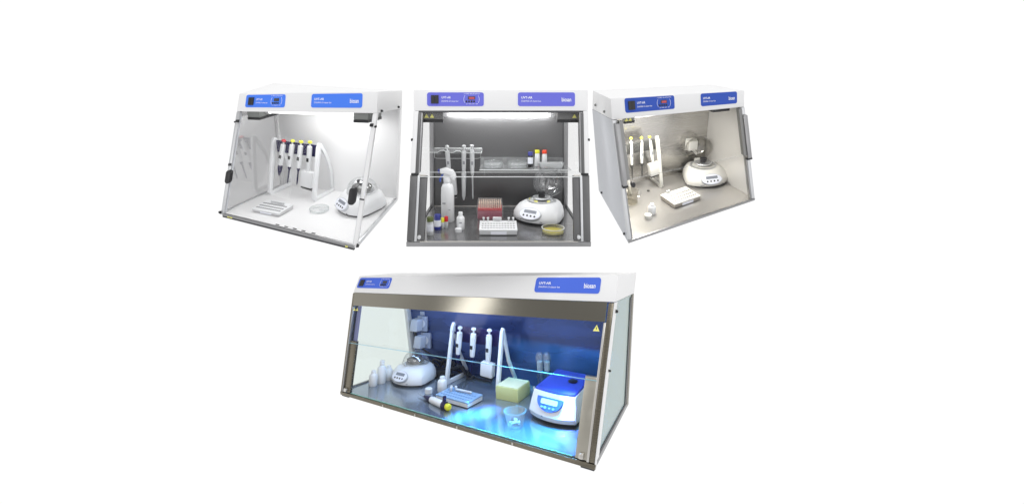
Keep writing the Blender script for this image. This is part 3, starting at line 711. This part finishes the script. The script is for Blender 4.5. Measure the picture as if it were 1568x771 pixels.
centrifuge(c1, 'white mini centrifuge with closed clear dome, behind the sash knob of the white cabinet', (.207, .300, .012), -.54, WPLAST, .98, lid='closed')

# ---------- cabinet 2 contents
def hanger():
    t = thing('pipette_rack', 'clear acrylic pipette rack fixed on the dark steel back wall', 'pipette rack', c2.F.at((-.210, .50, .262)))
    MB().box(-.122, .122, -.040, .040, .036, .040).build('top_plate', ACRYLIC, t)
    MB().tube([(-.122, -.041, .030), (-.085, -.041, .030), (-.070, -.041, .039), (-.055, -.041, .040), (-.040, -.041, .030), (-.010, -.041, .030), (.004, -.041, .038), (.020, -.041, .036), (.03, -.041, .030), (.122, -.041, .030)], .0018, 8).build('front_edge', CLEAR_EDGE, t)
    MB().tube([(.122, -.041, .030), (.122, .038, .038)], .0015, 8).build('side_edge', CLEAR_EDGE, t)
    MB().tube([(-.122, .038, .041), (.122, .038, .041)], .0012, 8).build('rear_edge', CLEAR_EDGE, t)
    MB().tube([(-.10, -.03, .030), (-.10, -.03, .004), (-.09, -.03, .0), (.105, -.03, .0), (.118, -.03, .006), (.118, -.03, .03)], .0010, 8).build('lower_rail', FROST, t)
    MB().box(-.122, .122, .040, .043, .010, .044).build('wall_plate', ACRYLIC, t)
hanger()
GP = 'pipettes hanging in the dark steel cabinet'
GREYCOL = mat('light_grey_plastic', (.58, .59, .60), .35)
pipette(c2, 'multichannel pipette with wide grey head beside the spray bottle', (-.232, .478, .072), (-.251, .472, .300), .44, GREYCOL, GREYCOL, GREYTEXT, kind='multi', r=.0105, group=GP, cap=SLATE)
pipette(c2, 'thick clear tipped grey pipette, middle of three in the dark steel cabinet', (-.172, .47, .060), (-.171, .47, .302), .42, GREYCOL, GREYCOL, FROST, kind='thick', r=.0105, group=GP, cap=SLATE)
pipette(c2, 'slim tipped grey pipette, nearest the glass shelf in the dark steel cabinet', (-.128, .47, .066), (-.132, .47, .304), .46, GREYCOL, GREYCOL, FROST, r=.0105, group=GP, cap=SLATE)
def shelf():
    t = thing('clear_shelf', 'clear acrylic shelf holding dishes and bottles on the dark back wall', 'shelf', c2.F.at((.122, .465, .218)))
    MB().box(-.213, .213, -.070, .070, .0, .004).build('shelf_board', ACRYLIC, t)
    MB().box(-.213, .213, -.0715, -.0702, .0, .004).build('front_edge', CLEAR_EDGE, t)
    MB().box(-.213, .213, .0705, .0735, .0, .042).build('back_plate', ACRYLIC, t)
    for x in (-.19, .19): MB().box(x-.002, x+.002, -.03, .070, -.028, -.0005).build('bracket', ACRYLIC, t)
    return t
shelf()
for i, (x, y, zz, wd) in enumerate(((-.030, .455, .223, .0), (-.030, .455, .2375, .0), (.085, .455, .223, 0), (.085, .455, .2375, 0))):
    dish(c2, ['lower empty dish of the stack at the shelf end above the pipette tip box', 'upper empty dish of the stack at the shelf end above the pipette tip box',
              'lower empty dish of the stack beside the black bottle', 'upper empty dish of the stack beside the black bottle'][i], (x, y, zz), .046, .013, ACRYLIC)
AMBER = mat('black_glass', (.02, .02, .022), .15)
vial(c2, 'black bottle with white paper label and dark blue cap on the clear shelf', (.150, .47, .2225), .073, .0125, AMBER, BLUECAP, TEXT, 'small bottles on the clear shelf', 'small_bottle', 'small bottle')
vial(c2, 'white bottle with yellow cap on the clear shelf', (.186, .50, .2225), .078, .0125, WPLAST, YELLOW, None, 'small bottles on the clear shelf', 'small_bottle', 'small bottle', .20)
vial(c2, 'white bottle with red cap on the clear shelf', (.222, .50, .2225), .078, .0125, WPLAST, mat('orange_red_plastic', (.72, .06, .02), .4), None, 'small bottles on the clear shelf', 'small_bottle', 'small bottle', .22)
def tray():
    t = thing('plastic_tray', 'white plastic tray in front of the yellow and red capped bottles', 'tray', c2.F.at((.248, .452, .2225)))
    pl = rrect(-.060, .060, -.022, .022, .012)
    MB().loft([ring(pl, .82, 0), ring(pl, .88, .003), ring(pl, 1, .022), ring(pl, 1.03, .024), ring(pl, .97, .0245), ring(pl, .84, .006)]).build('tray_shell', FROST, t)
    MB().box(-.018, .014, -.004, .004, .006, .012).build('tray_rib', FROST, t)
tray()
def spray():
    t = thing('spray_bottle', 'tall white spray bottle with blue trigger in the dark steel cabinet', 'spray bottle', c2.F.at((-.226, .285, .012)))
    b = MB().lathe([(.026, 0), (.0285, .004), (.0285, .120), (.027, .150), (.021, .166), (.013, .172), (.013, .178)], 28).build('body', mat('spray_body', (.74, .75, .76), .35), t)
    MB().box(-.020, -.006, -.0295, -.0275, .085, .090).build('print', GREYTEXT, b); MB().box(.006, .014, -.0295, -.0265, .058, .060).build('print', GREYTEXT, b)
    MB().lathe([(.0165, .1785), (.0165, .193), (.012, .195)], 20).build('collar', WPLAST, t)
    hd = MB().sweep([(-.030, .222), (-.008, .226), (.018, .218), (.028, .200), (.026, .186)], -.012, .012, [.020, .026, .026, .022, .016]); hd.rot('Z', -PI/2)
    hd.build('spray_head', WPLAST, t, bevel=.004)
    n = MB().box(-.040, -.031, -.008, .008, .214, .231).build('nozzle', BLUECAP, t, bevel=.002)
    l = MB().sweep([(-.018, .212), (-.026, .198), (-.032, .186), (-.030, .176)], -.006, .006, [.008, .007, .006, .005]); l.rot('Z', -PI/2); l.v = [(x, y, z) for x, y, z in l.v]
    l.build('trigger', mat('trigger_blue', (.05, .10, .42), .4), t)
spray()
GV = 'coloured cap vials on the dark steel floor'
vial(c2, 'tallest vial, with olive green cap and white label, on the dark steel floor', (-.273, .100, .012), .073, .0135, FROST, GREENCAP, TEXT, GV)
vial(c2, 'vial with dark blue cap and white label on the dark steel floor', (-.254, .170, .012), .064, .0140, BLUECAP, BLUECAP, TEXT, GV)
vial(c2, 'small tube with yellow cap between blue and red capped ones', (-.236, .190, .012), .043, .0075, FROST, YELLOW, None, GV, capf=.42)
vial(c2, 'small tube with red cap beside the yellow capped one', (-.222, .195, .012), .048, .0085, FROST, RED, None, GV, capf=.45)
bottle(c2, 'white plastic bottle with its cap off, on the dark steel floor', (-.160, .170, .012), .074, .0165, WPLAST, WPLAST, lab=True)
loose_cap(c2, 'white cap lying in front of the white bottle on dark steel', (-.166, .140, .012), .015, .0135, WPLAST)
def tipbox():
    t = thing('pipette_tip_box', 'red box full of pale pipette tips under a clear cover', 'tip box', c2.F.at((-.043, .350, .012)))
    MB().box(-.055, .055, -.036, .036, 0, .038).build('base', mat('crimson_plastic', (.36, .05, .10), .4), t, bevel=.003)
    MB().box(-.054, .054, -.035, .035, .0385, .050).build('tip_tray', RED, t, bevel=.001)
    q = MB()
    for j in range(8):
        for i in range(12): q.lathe([(.0024, .0505), (.0030, .076)], 8, c=(-.0475+i*.00864, -.030+j*.0086, 0))
    q.build('tip_rows', mat('peach_tips', (.86, .62, .48), .4), t)
    MB().loft([ring(rrect(-.060, .060, -.040, .040, .006), 1, .002), ring(rrect(-.060, .060, -.040, .040, .006), 1, .055), ring(rrect(-.055, .055, -.036, .036, .006), 1, .081)]).build('clear_cover', ACRYLIC, t)
tipbox()
sample_rack(c2, 'white tube rack with a grey front on the dark steel floor', (-.005, .138, .012), 0, .150, .092, .034, WPLAST, GREYCOL, hf=.024)
GT = 'white capped tubes standing in the rack on dark steel'
for x, lab in ((-.066, 'white capped tube at the rack corner next to the white bottle'), (-.048, 'white capped tube between the corner tube and the tube strip'),
               (.038, 'white capped tube between the tube strip and the corner tube by the centrifuge'), (.057, 'white capped tube at the rack corner next to the centrifuge')):
    small_tube(c2, lab, (x, .178, .044), .017, .0042, FROST, GT)
strip(c2, 'tube strip with joined white caps in the rack on dark steel', (-.010, .178, .044), 8, .0045, .018)
centrifuge(c2, 'white mini centrifuge with open clear dome on the dark steel floor', (.182, .316, .012), -.58, WPLAST, .98, lid='open', lid_yaw=.45, lid_tilt=1.45)
dish(c2, 'petri dish of yellow agar on the dark steel floor', (.217, .130, .012), .046, .022, ACRYLIC, fill=mat('yellow_agar', (.50, .42, .03), .2))

# ---------- cabinet 3 contents
stand(c3, 'off white pipette stand with dark grey bar in the warm steel cabinet', (-.100, .332, .012), 0.0, .205, .300, .145, .226, .286, CREAM, SLATE, top_y=.03, lean=-.09, curved=False)
GP = 'pipettes hanging in the warm steel cabinet'
pipette(c3, 'pipette nearest the grey side wall, with grey tip and yellow button', (-.174, .350, .090), (-.178, .350, .304), .60, YELLOW, CREAM, SLATE, group=GP)
pipette(c3, 'middle pipette with grey tip and yellow button in the warm steel cabinet', (-.115, .350, .092), (-.118, .350, .298), .60, YELLOW, CREAM, SLATE, group=GP)
pipette(c3, 'leaning pipette with pale wide head and yellow button in the warm steel cabinet', (-.036, .350, .080), (-.069, .350, .296), .58, YELLOW, CREAM, SLATE, kind='multi', group=GP)
centrifuge(c3, 'cream white mini centrifuge with open smoky dome in the warm steel cabinet', (.252, .312, .012), -.22, CREAM, 1.0, lid='open', lid_yaw=-.15, lid_tilt=1.42, stickers=False, m_lid=GLASS_SMOKE)
sample_rack(c3, 'cream tube rack on the warm steel floor', (.027, .180, .012), .08, .160, .108, .030, CREAM, mat('taupe_plastic', (.34, .31, .27), .5), hf=.026)
for i, (x, y) in enumerate(((-.028, .222), (-.016, .224))):
    small_tube(c3, ['small pale tube at the corner of the cream rack', 'small pale tube second from the corner of the cream rack'][i], (x, y, .040), .018, .0042, FROST, 'small tubes in the cream rack')
def outlet3():
    t = thing('wall_plug', 'cream plug in a wall socket behind the smoky dome', 'plug', c3.F.at((.236, .4415, .195)) )
    MB().box(-.036, .036, -.004, 0, -.036, .036).build('face_plate', CREAM, t, bevel=.002)
    MB().box(-.031, .022, -.034, -.0045, -.030, .024).build('plug_body', CREAM, t, bevel=.004)
    MB().cyl((.0, -.022, -.030), (.03, -.018, -.062), .007).build('cord_relief', CREAM, t)
outlet3()
def beaker():
    t = thing('glass_beaker', 'clear beaker on the warm steel floor beside the grey side wall', 'beaker', c3.F.at((-.222, .270, .012)))
    MB().lathe([(0, 0), (.034, 0), (.037, .004), (.037, .070), (.040, .073), (.0385, .073), (.0355, .069), (.0355, .005), (0, .002)], 32, close=False).build('beaker_wall', mat('beaker_glass', (.90, .89, .86), .05, alpha_glass=1.6), t)
    MB().tube([(.036, 0, .060), (.054, -.002, .058), (.060, -.002, .045), (.054, -.002, .024), (.036, 0, .020)], .0035, 8).build('handle', ACRYLIC, t)
beaker()
bottle(c3, 'small white bottle with cap off on the warm steel floor', (-.160, .135, .012), .058, .0185, WPLAST, WPLAST)
loose_cap(c3, 'white cap lying beside the small bottle on warm steel', (-.193, .110, .012), .022, .0165, CREAM)
loose_cap(c3, 'small dark stopper lying behind the white bottle on warm steel', (-.086, .330, .012), .008, .007, SLATE)

# ---------- cabinet 4 contents
GB = 'milky bottles by the pale side glass'
bottle(c4, 'short milky bottle nearest the front of the blue lit cabinet', (-.527, .122, .012), .064, .019, WMILK, WMILK, group=GB)
bottle(c4, 'tallest milky bottle, between the two shorter ones', (-.524, .168, .012), .096, .020, WMILK, WMILK, group=GB)
bottle(c4, 'short milky bottle next to the domed mini centrifuge', (-.530, .218, .012), .062, .019, WMILK, WMILK, group=GB)
centrifuge(c4, 'bluish white mini centrifuge with closed dome beside the milky bottles', (-.408, .262, .012), -.05, WPLAST, .86, lid='closed')
bottle(c4, 'white plastic bottle standing open on the blue grey steel floor', (-.195, .225, .012), .060, .021, WPLAST, WPLAST)
loose_cap(c4, 'white cap lying beside the pipette on the blue grey steel floor', (-.236, .180, .012), .020, .0150, WPLAST)
stand(c4, 'white A shaped pipette stand with navy bar in the blue lit cabinet', (-.087, .302, .012), 0.0, .285, .256, .150, .176, .244, WPLAST, NAVY, top_y=.045, curved=False, lean=.0, th=.019)
GP = 'pipettes hanging in the blue lit cabinet'
pipette(c4, 'thick navy tipped pipette nearest the power sockets', (-.192, .340, .100), (-.168, .340, .242), .70, WPLAST, kind='thick', r=.0130, group=GP)
pipette(c4, 'middle hanging pipette with slim navy tip in the blue lit cabinet', (-.113, .340, .066), (-.091, .340, .243), .58, WPLAST, r=.0130, group=GP)
pipette(c4, 'multichannel pipette hanging above the yellow tip pack', (-.024, .340, .054), (-.006, .340, .245), .58, WPLAST, kind='multi', r=.0130, group=GP)
sample_rack(c4, 'flat tube rack tinted blue on the blue grey steel floor', (-.063, .178, .012), -.06, .168, .094, .024, mat('pale_blue_surface', (.30, .46, .68), .35), WPLAST, hf=.022)  # blue reflection on the rack top is painted into its colour
strip(c4, 'clear tube strip lying on the blue tinted rack', (-.056, .202, .034), 10, .008, .012)
for i, (x, y) in enumerate(((-.124, .205), (-.104, .210), (-.114, .190))):
    small_tube(c4, ['pale tube at the corner of the blue tinted rack', 'pale tube on the blue tinted rack next to the tube strip', 'pale tube on the blue tinted rack in front of the other two'][i], (x, y, .034), .018, .005, FROST, 'pale tubes on the blue tinted rack')
def lying_pipette():
    F = c4.F; M, L = F.between((-.258, .136, .020), (-.036, .075, .026))
    t = thing('pipette', 'pipette lying on the blue grey steel floor, with navy tip and yellow button', 'pipette', M)
    MB().lathe([(.0015, 0), (.003, .02), (.004, .048)], 12).build('clear_tip', ACRYLIC, t)
    MB().lathe([(.004, .0485), (.0075, .070), (.0115, .092), (.011, .100)], 16).build('tip_cone', NAVY, t)
    MB().lathe([(.011, .1005), (.0135, .115), (.0135, .175), (.012, .186)], 18).build('body', WPLAST, t)
    MB().lathe([(.0155, .1865), (.0155, .204), (.012, .206)], 18).build('top_collar', NAVY, t)
    MB().lathe([(.010, .2065), (.0125, .212), (.0125, .224), (.008, .229)], 18).build('plunger_button', YELLOW, t)
    MB().box(-.006, .006, .006, .034, .189, .198).build('finger_hook', NAVY, t, bevel=.002)
    MB().box(-.005, .005, -.0142, -.012, .132, .150).build('volume_window', BLACK, t)
lying_pipette()
def tip_pack():
    t = thing('tip_pack', 'pale yellow pipette tip pack box on the blue lit floor', 'box', c4.F.at((.126, .318, .012), .02))
    MB().box(-.052, .052, -.054, .054, 0, .050).build('box_body', mat('pale_yellow_card', (.70, .74, .33), .6, noise=.1), t, bevel=.003)
    MB().box(-.049, .049, -.051, .051, .0503, .0535).build('top_sheet', mat('pale_yellow_lid', (.84, .86, .58), .5), t, bevel=.001)
tip_pack()
dish(c4, 'clear bowl of small tubes near the front of the blue lit cabinet', (.258, .100, .012), .030, .048, ACRYLIC, flare=1.32)
q = [(-.01, 0, .3), (.008, .006, -.6), (.0, -.010, 1.2), (-.006, .010, 2.2), (.012, -.006, .9), (.002, .002, 1.9)]
for i, (dx, dy, a) in enumerate(q):
    t = thing('sample_tube', 'tiny clear tube lying in the clear bowl', 'sample tube', c4.F.at((.258+dx, .100+dy, .0165+.003*(i//2)), a), 'tiny tubes in the clear bowl')
    MB().cyl((-.012, 0, .003), (.006, 0, .003), .0018, .0036, 10).build('tube_body', FROST, t)
    MB().cyl((.0062, 0, .003), (.0095, 0, .003), .0046, .0046, 10).build('cap', WPLAST, t)
for i, (x, y, lb) in enumerate(((.226, .392, 'upturned clear glass cylinder nearest the yellow tip pack'), (.257, .402, 'upturned clear glass cylinder behind the blue lidded centrifuge'))):
    t = thing('glass_cylinder', lb, 'glass cylinder', c4.F.at((x, y, .012)), 'upturned glass cylinders')
    MB().lathe([(.021, 0), (.023, .003), (.014, .012), (.015, .09), (.017, .135), (.016, .152), (.010, .163), (0, .166)], 24).build('cylinder_wall', mat('crystal_glass', (.80, .86, .90), .04, alpha_glass=1.75, gloss=1.4), t)
    MB().lathe([(.0172, .132), (.0182, .140), (.0165, .153), (.0105, .1645), (0, .1675)], 20, close=False).build('rounded_top', ACRYLIC, t)
    MB().lathe([(.012, .095), (.0125, .10), (.0125, .128), (.010, .130)], 16).build('inner_tube', FROST, t)
t = thing('glass_stopper', 'faceted glass stopper on the floor beside the blue lidded centrifuge', 'glass stopper', c4.F.at((.214, .352, .012)))
MB().lathe([(.008, 0), (.017, .006), (.020, .016), (.016, .026), (.006, .032)], 10).build('stopper_body', MATS['crystal_glass'], t, smooth=False)
MB().cyl((0, 0, .0322), (0, 0, .040), .006, .004, 10).build('stopper_knob', FROST, t)
def big_centrifuge():
    t = thing('bench_centrifuge', 'large white centrifuge with blue lid behind the steel bracket', 'centrifuge', c4.F.at((.390, .278, .012), -.08))
    def pl(w_, d0, d1, bow):
        d1 = d1 - .022
        p = [(-w_ + 2*w_*i/10, d0 - bow*(1-(2*i/10-1)**2)) for i in range(11)]
        return p + [(w_*.97, d1), (-w_*.97, d1)]
    W_ = .092
    R = lambda p, z: [(x, y, z) for x, y in p]
    MB().loft([R(pl(W_*.94, -.095, .12, .022), 0), R(pl(W_*.97, -.098, .122, .024), .012)]).build('base', BLACK, t)
    zb = [.0122, .030, .070, .100]
    rr = [R(pl(W_, -.100, .125, .026), .0125), R(pl(W_*1.03, -.104, .128, .027), .028), R(pl(W_, -.0894, .128, .022), .062)]
    top = [(x, y, .092 + .020*(y+.085)/.21) for x, y in pl(W_*.93, -.080, .122, .010)]
    MB().loft(rr + [top]).build('body', WPLAST, t)
    lid = MB().loft([[(x, y, z+.0006) for x, y, z in [(a*.97, b*.96, .092+.020*(b*.96+.085)/.21) for a, b in pl(W_*.93, -.080, .122, .010)]],
                     [(a*.95, b*.93, .099+.020*(b*.93+.085)/.21) for a, b in pl(W_*.93, -.078, .120, .010)]]).build('lid', mat('blue_lid', (.035, .07, .48), .45), t, bevel=.001)
    kz = .0995 + .020*(.03+.085)/.21
    MB().lathe([(.017, -.003), (.018, .002), (.014, .004)], 20, c=(.030, .015, kz)).build('lid_window', BLACK, lid)
    a = .60
    nrm = Matrix.Rotation(PI/2-a, 3, 'X'); cc = Vector((-.004, -.1100, .064))
    def pan(poly, o0, o1):
        q = MB().loft([[(x, y, o) for x, y in poly] for o in (o0, o1)]); q.v = [tuple(nrm @ Vector(v) + cc) for v in q.v]; return q
    dsh = [(-.052, .020)] + [(.052*math.cos(PI + i*PI/14), .014 + .040*math.sin(PI + i*PI/14)*1.0) for i in range(15)] + [(.052, .020)]
    p = pan(dsh, -.016, .004).build('control_panel', mat('panel_blue', (.06, .14, .52), .4), t)
    pan(rrect(-.034, .034, -.003, .014, .004), .0035, .0052).build('display', LCDLIGHT, p)
    for x, r_ in ((-.026, .005), (-.012, .006), (.006, .004), (.022, .005)): pan([(x+r_*math.cos(k_*PI/5), -.014+r_*.8*math.sin(k_*PI/5)) for k_ in range(10)], .0035, .006).build('button', MATS['pale_blue_surface'], p)
    MB().box(-.030, -.010, -.1285, -.124, .024, .028).build('print', GREYTEXT, t)
big_centrifuge()
def sockets():
    LT = mat('socket_grey', (.36, .40, .50), .4)
    for i, (x, z, lb) in enumerate(((-.498, .232, 'upper power socket on the blue back wall with a plug in it'), (-.486, .150, 'lower power socket on the blue back wall with a plug in it'))):
        t = thing('wall_socket', lb, 'power socket', c4.F.at((x, .4610, z)), 'power sockets on the blue back wall')
        MB().box(-.030, .034, -.012, 0, -.038, .036).build('socket_box', LT, t, bevel=.004)
        MB().lathe([(.020, -.002), (.020, .001)], 20).rot('X', PI/2).xf(lambda p: (p[0]+.002, p[1]-.0125, p[2])).build('socket_face', WPLAST, t)
        if i == 0: MB().box(-.014, .014, -.010, 0, .040, .058).build('switch_tab', LT, t, bevel=.003)
        g = thing('power_plug', ['pale plug in the upper socket with a black cable leaving it', 'pale plug in the lower socket with a black cable leaving it'][i], 'plug', c4.F.at((x-.012, .444, z-.002)), 'plugs in the blue wall sockets')
        MB().loft([[(-.026, -.004, -.030), (.024, -.004, -.030), (.028, -.004, .030), (-.020, -.004, .030)], [(-.032, -.036, -.032), (.014, -.036, -.032), (.020, -.036, .026), (-.022, -.036, .026)]]).build('plug_body', mat('plug_pale', (.55, .60, .70), .4), g, bevel=.003)
        MB().cyl((-.006, -.022, -.034), (-.006, -.020, -.056), .0075, .006, 10).build('strain_relief', BLACK, g)
    F = c4.F
    def cable(lb, pts, r=.0042):
        P_ = [Vector(F.P(p)) for p in pts]; sm = []
        for i in range(len(P_)-1):
            p0, p1, p2, p3 = P_[max(i-1, 0)], P_[i], P_[i+1], P_[min(i+2, len(P_)-1)]
            for k_ in range(8):
                u = k_/8; sm.append(.5*((2*p1) + (p2-p0)*u + (2*p0-5*p1+4*p2-p3)*u*u + (3*p1-p0-3*p2+p3)*u**3))
        sm.append(P_[-1])
        t = thing('power_cable', lb, 'cable', F.mat, 'black power cables')
        MB().tube(sm, r, 8).build('cable_run', BLACK, t)
    cable('black cable curving from the upper plug along the back wall', [(-.516, .424, .178), (-.516, .426, .150), (-.500, .430, .120), (-.470, .436, .098), (-.420, .440, .082), (-.35, .440, .072), (-.28, .438, .060), (-.21, .432, .035), (-.15, .42, .017), (-.05, .41, .017)])
    cable('black cable hanging straight down from the lower plug', [(-.504, .424, .100), (-.504, .428, .075), (-.495, .430, .045), (-.475, .420, .020), (-.42, .405, .017)])
    rnd = random.Random(2)
    pts = [(-.47+.045*math.cos(.9*i)+rnd.uniform(-.012, .012)+.0055*i, .415+.026*math.sin(.9*i), .018+.010*(i % 6)) for i in range(50)]
    cable('black cable heaped in loops on the floor behind the domed centrifuge', pts, .0050)
sockets()
adap = thing('power_adapter', 'black power adapter lying behind the white stand foot', 'power adapter', c4.F.at((-.330, .375, .012), .3))
MB().box(-.045, .045, -.026, .026, 0, .034).build('adapter_body', BLACK, adap, bevel=.004)
MB().cyl((.045, 0, .012), (.062, 0, .012), .005).build('strain_relief', BLACK, adap)

# light inside cabinets: some for the lit tubes, others added fills with no fixture
def cab_light(c, name, x, y, z, sx_, sy_, power, col, target=None, spread=None):
    p = c.F.mat @ Vector(c.F.P((x, y, z)))
    tgt = c.F.mat @ Vector(c.F.P(target or (x, y, .01)))
    o = area(name, p, tgt, sx_, sy_, power, col)
    zz = (p - tgt).normalized(); xx = Vector(c.F.mat.col[0][:3]); xx = (xx - zz*xx.dot(zz)).normalized(); yy = zz.cross(xx)
    o.rotation_euler = Matrix((xx, yy, zz)).transposed().to_euler()
    if spread: o.data.spread = spread
    return o
cab_light(c4, 'blue_lamp', .0, .22, .41, .9, .03, 2.7, (.45, .66, 1.0))
for nm, lx, tx, ty, sx_, pw, cl, sd in (('cyan_streak_light', .42, .38, .045, .05, 1.9, (.03, .46, 1.0), 42), ('cyan_streak_light', .30, .20, .035, .03, 1.0, (.03, .42, 1.0), 34),
        ('cyan_streak_light', .14, .04, .06, .02, .55, (.05, .40, 1.0), 16), ('blue_streak_light', .20, .10, .12, .02, .9, (.04, .22, 1.0), 16), ('violet_streak_light', .40, .45, .13, .015, .45, (.16, .18, 1.0), 14)):
    cab_light(c4, nm, lx, .20, .40, sx_*.4, .10, pw, cl, target=(tx, ty, .012), spread=math.radians(sd))  # narrow beams added to draw coloured streaks on the floor, no such lamps
cab_light(c4, 'wall_wash', -.10, .30, .42, .7, .03, .55, (.46, .55, 1.0), target=(-.05, .46, .30), spread=math.radians(110))  # extra light without a fixture, brightens the back wall
cab_light(c4, 'teal_wash', .28, .43, .22, .50, .015, .55, (.06, .65, .85), target=(.28, .47, .10), spread=math.radians(100))  # invented light that tints the lower wall teal
cab_light(c2, 'front_glow', .0, .19, .470, .40, .03, .9, (1, 1, 1), target=(0, .28, .0))  # added fill for the objects near the front
cab_light(c1, 'white_fill', .08, .30, .45, .42, .10, 1.05, (1, 1, 1))  # added to brighten the white interior
cab_light(c3, 'warm_fill', -.18, .26, .44, .26, .08, 3.7, (1, .965, .91))  # added fill, set to one side to brighten that part of the floor
cab_light(c2, 'tube_glow', .0, .49, .470, .50, .02, 1.7, (1, 1, 1), target=(0, .55, .40))
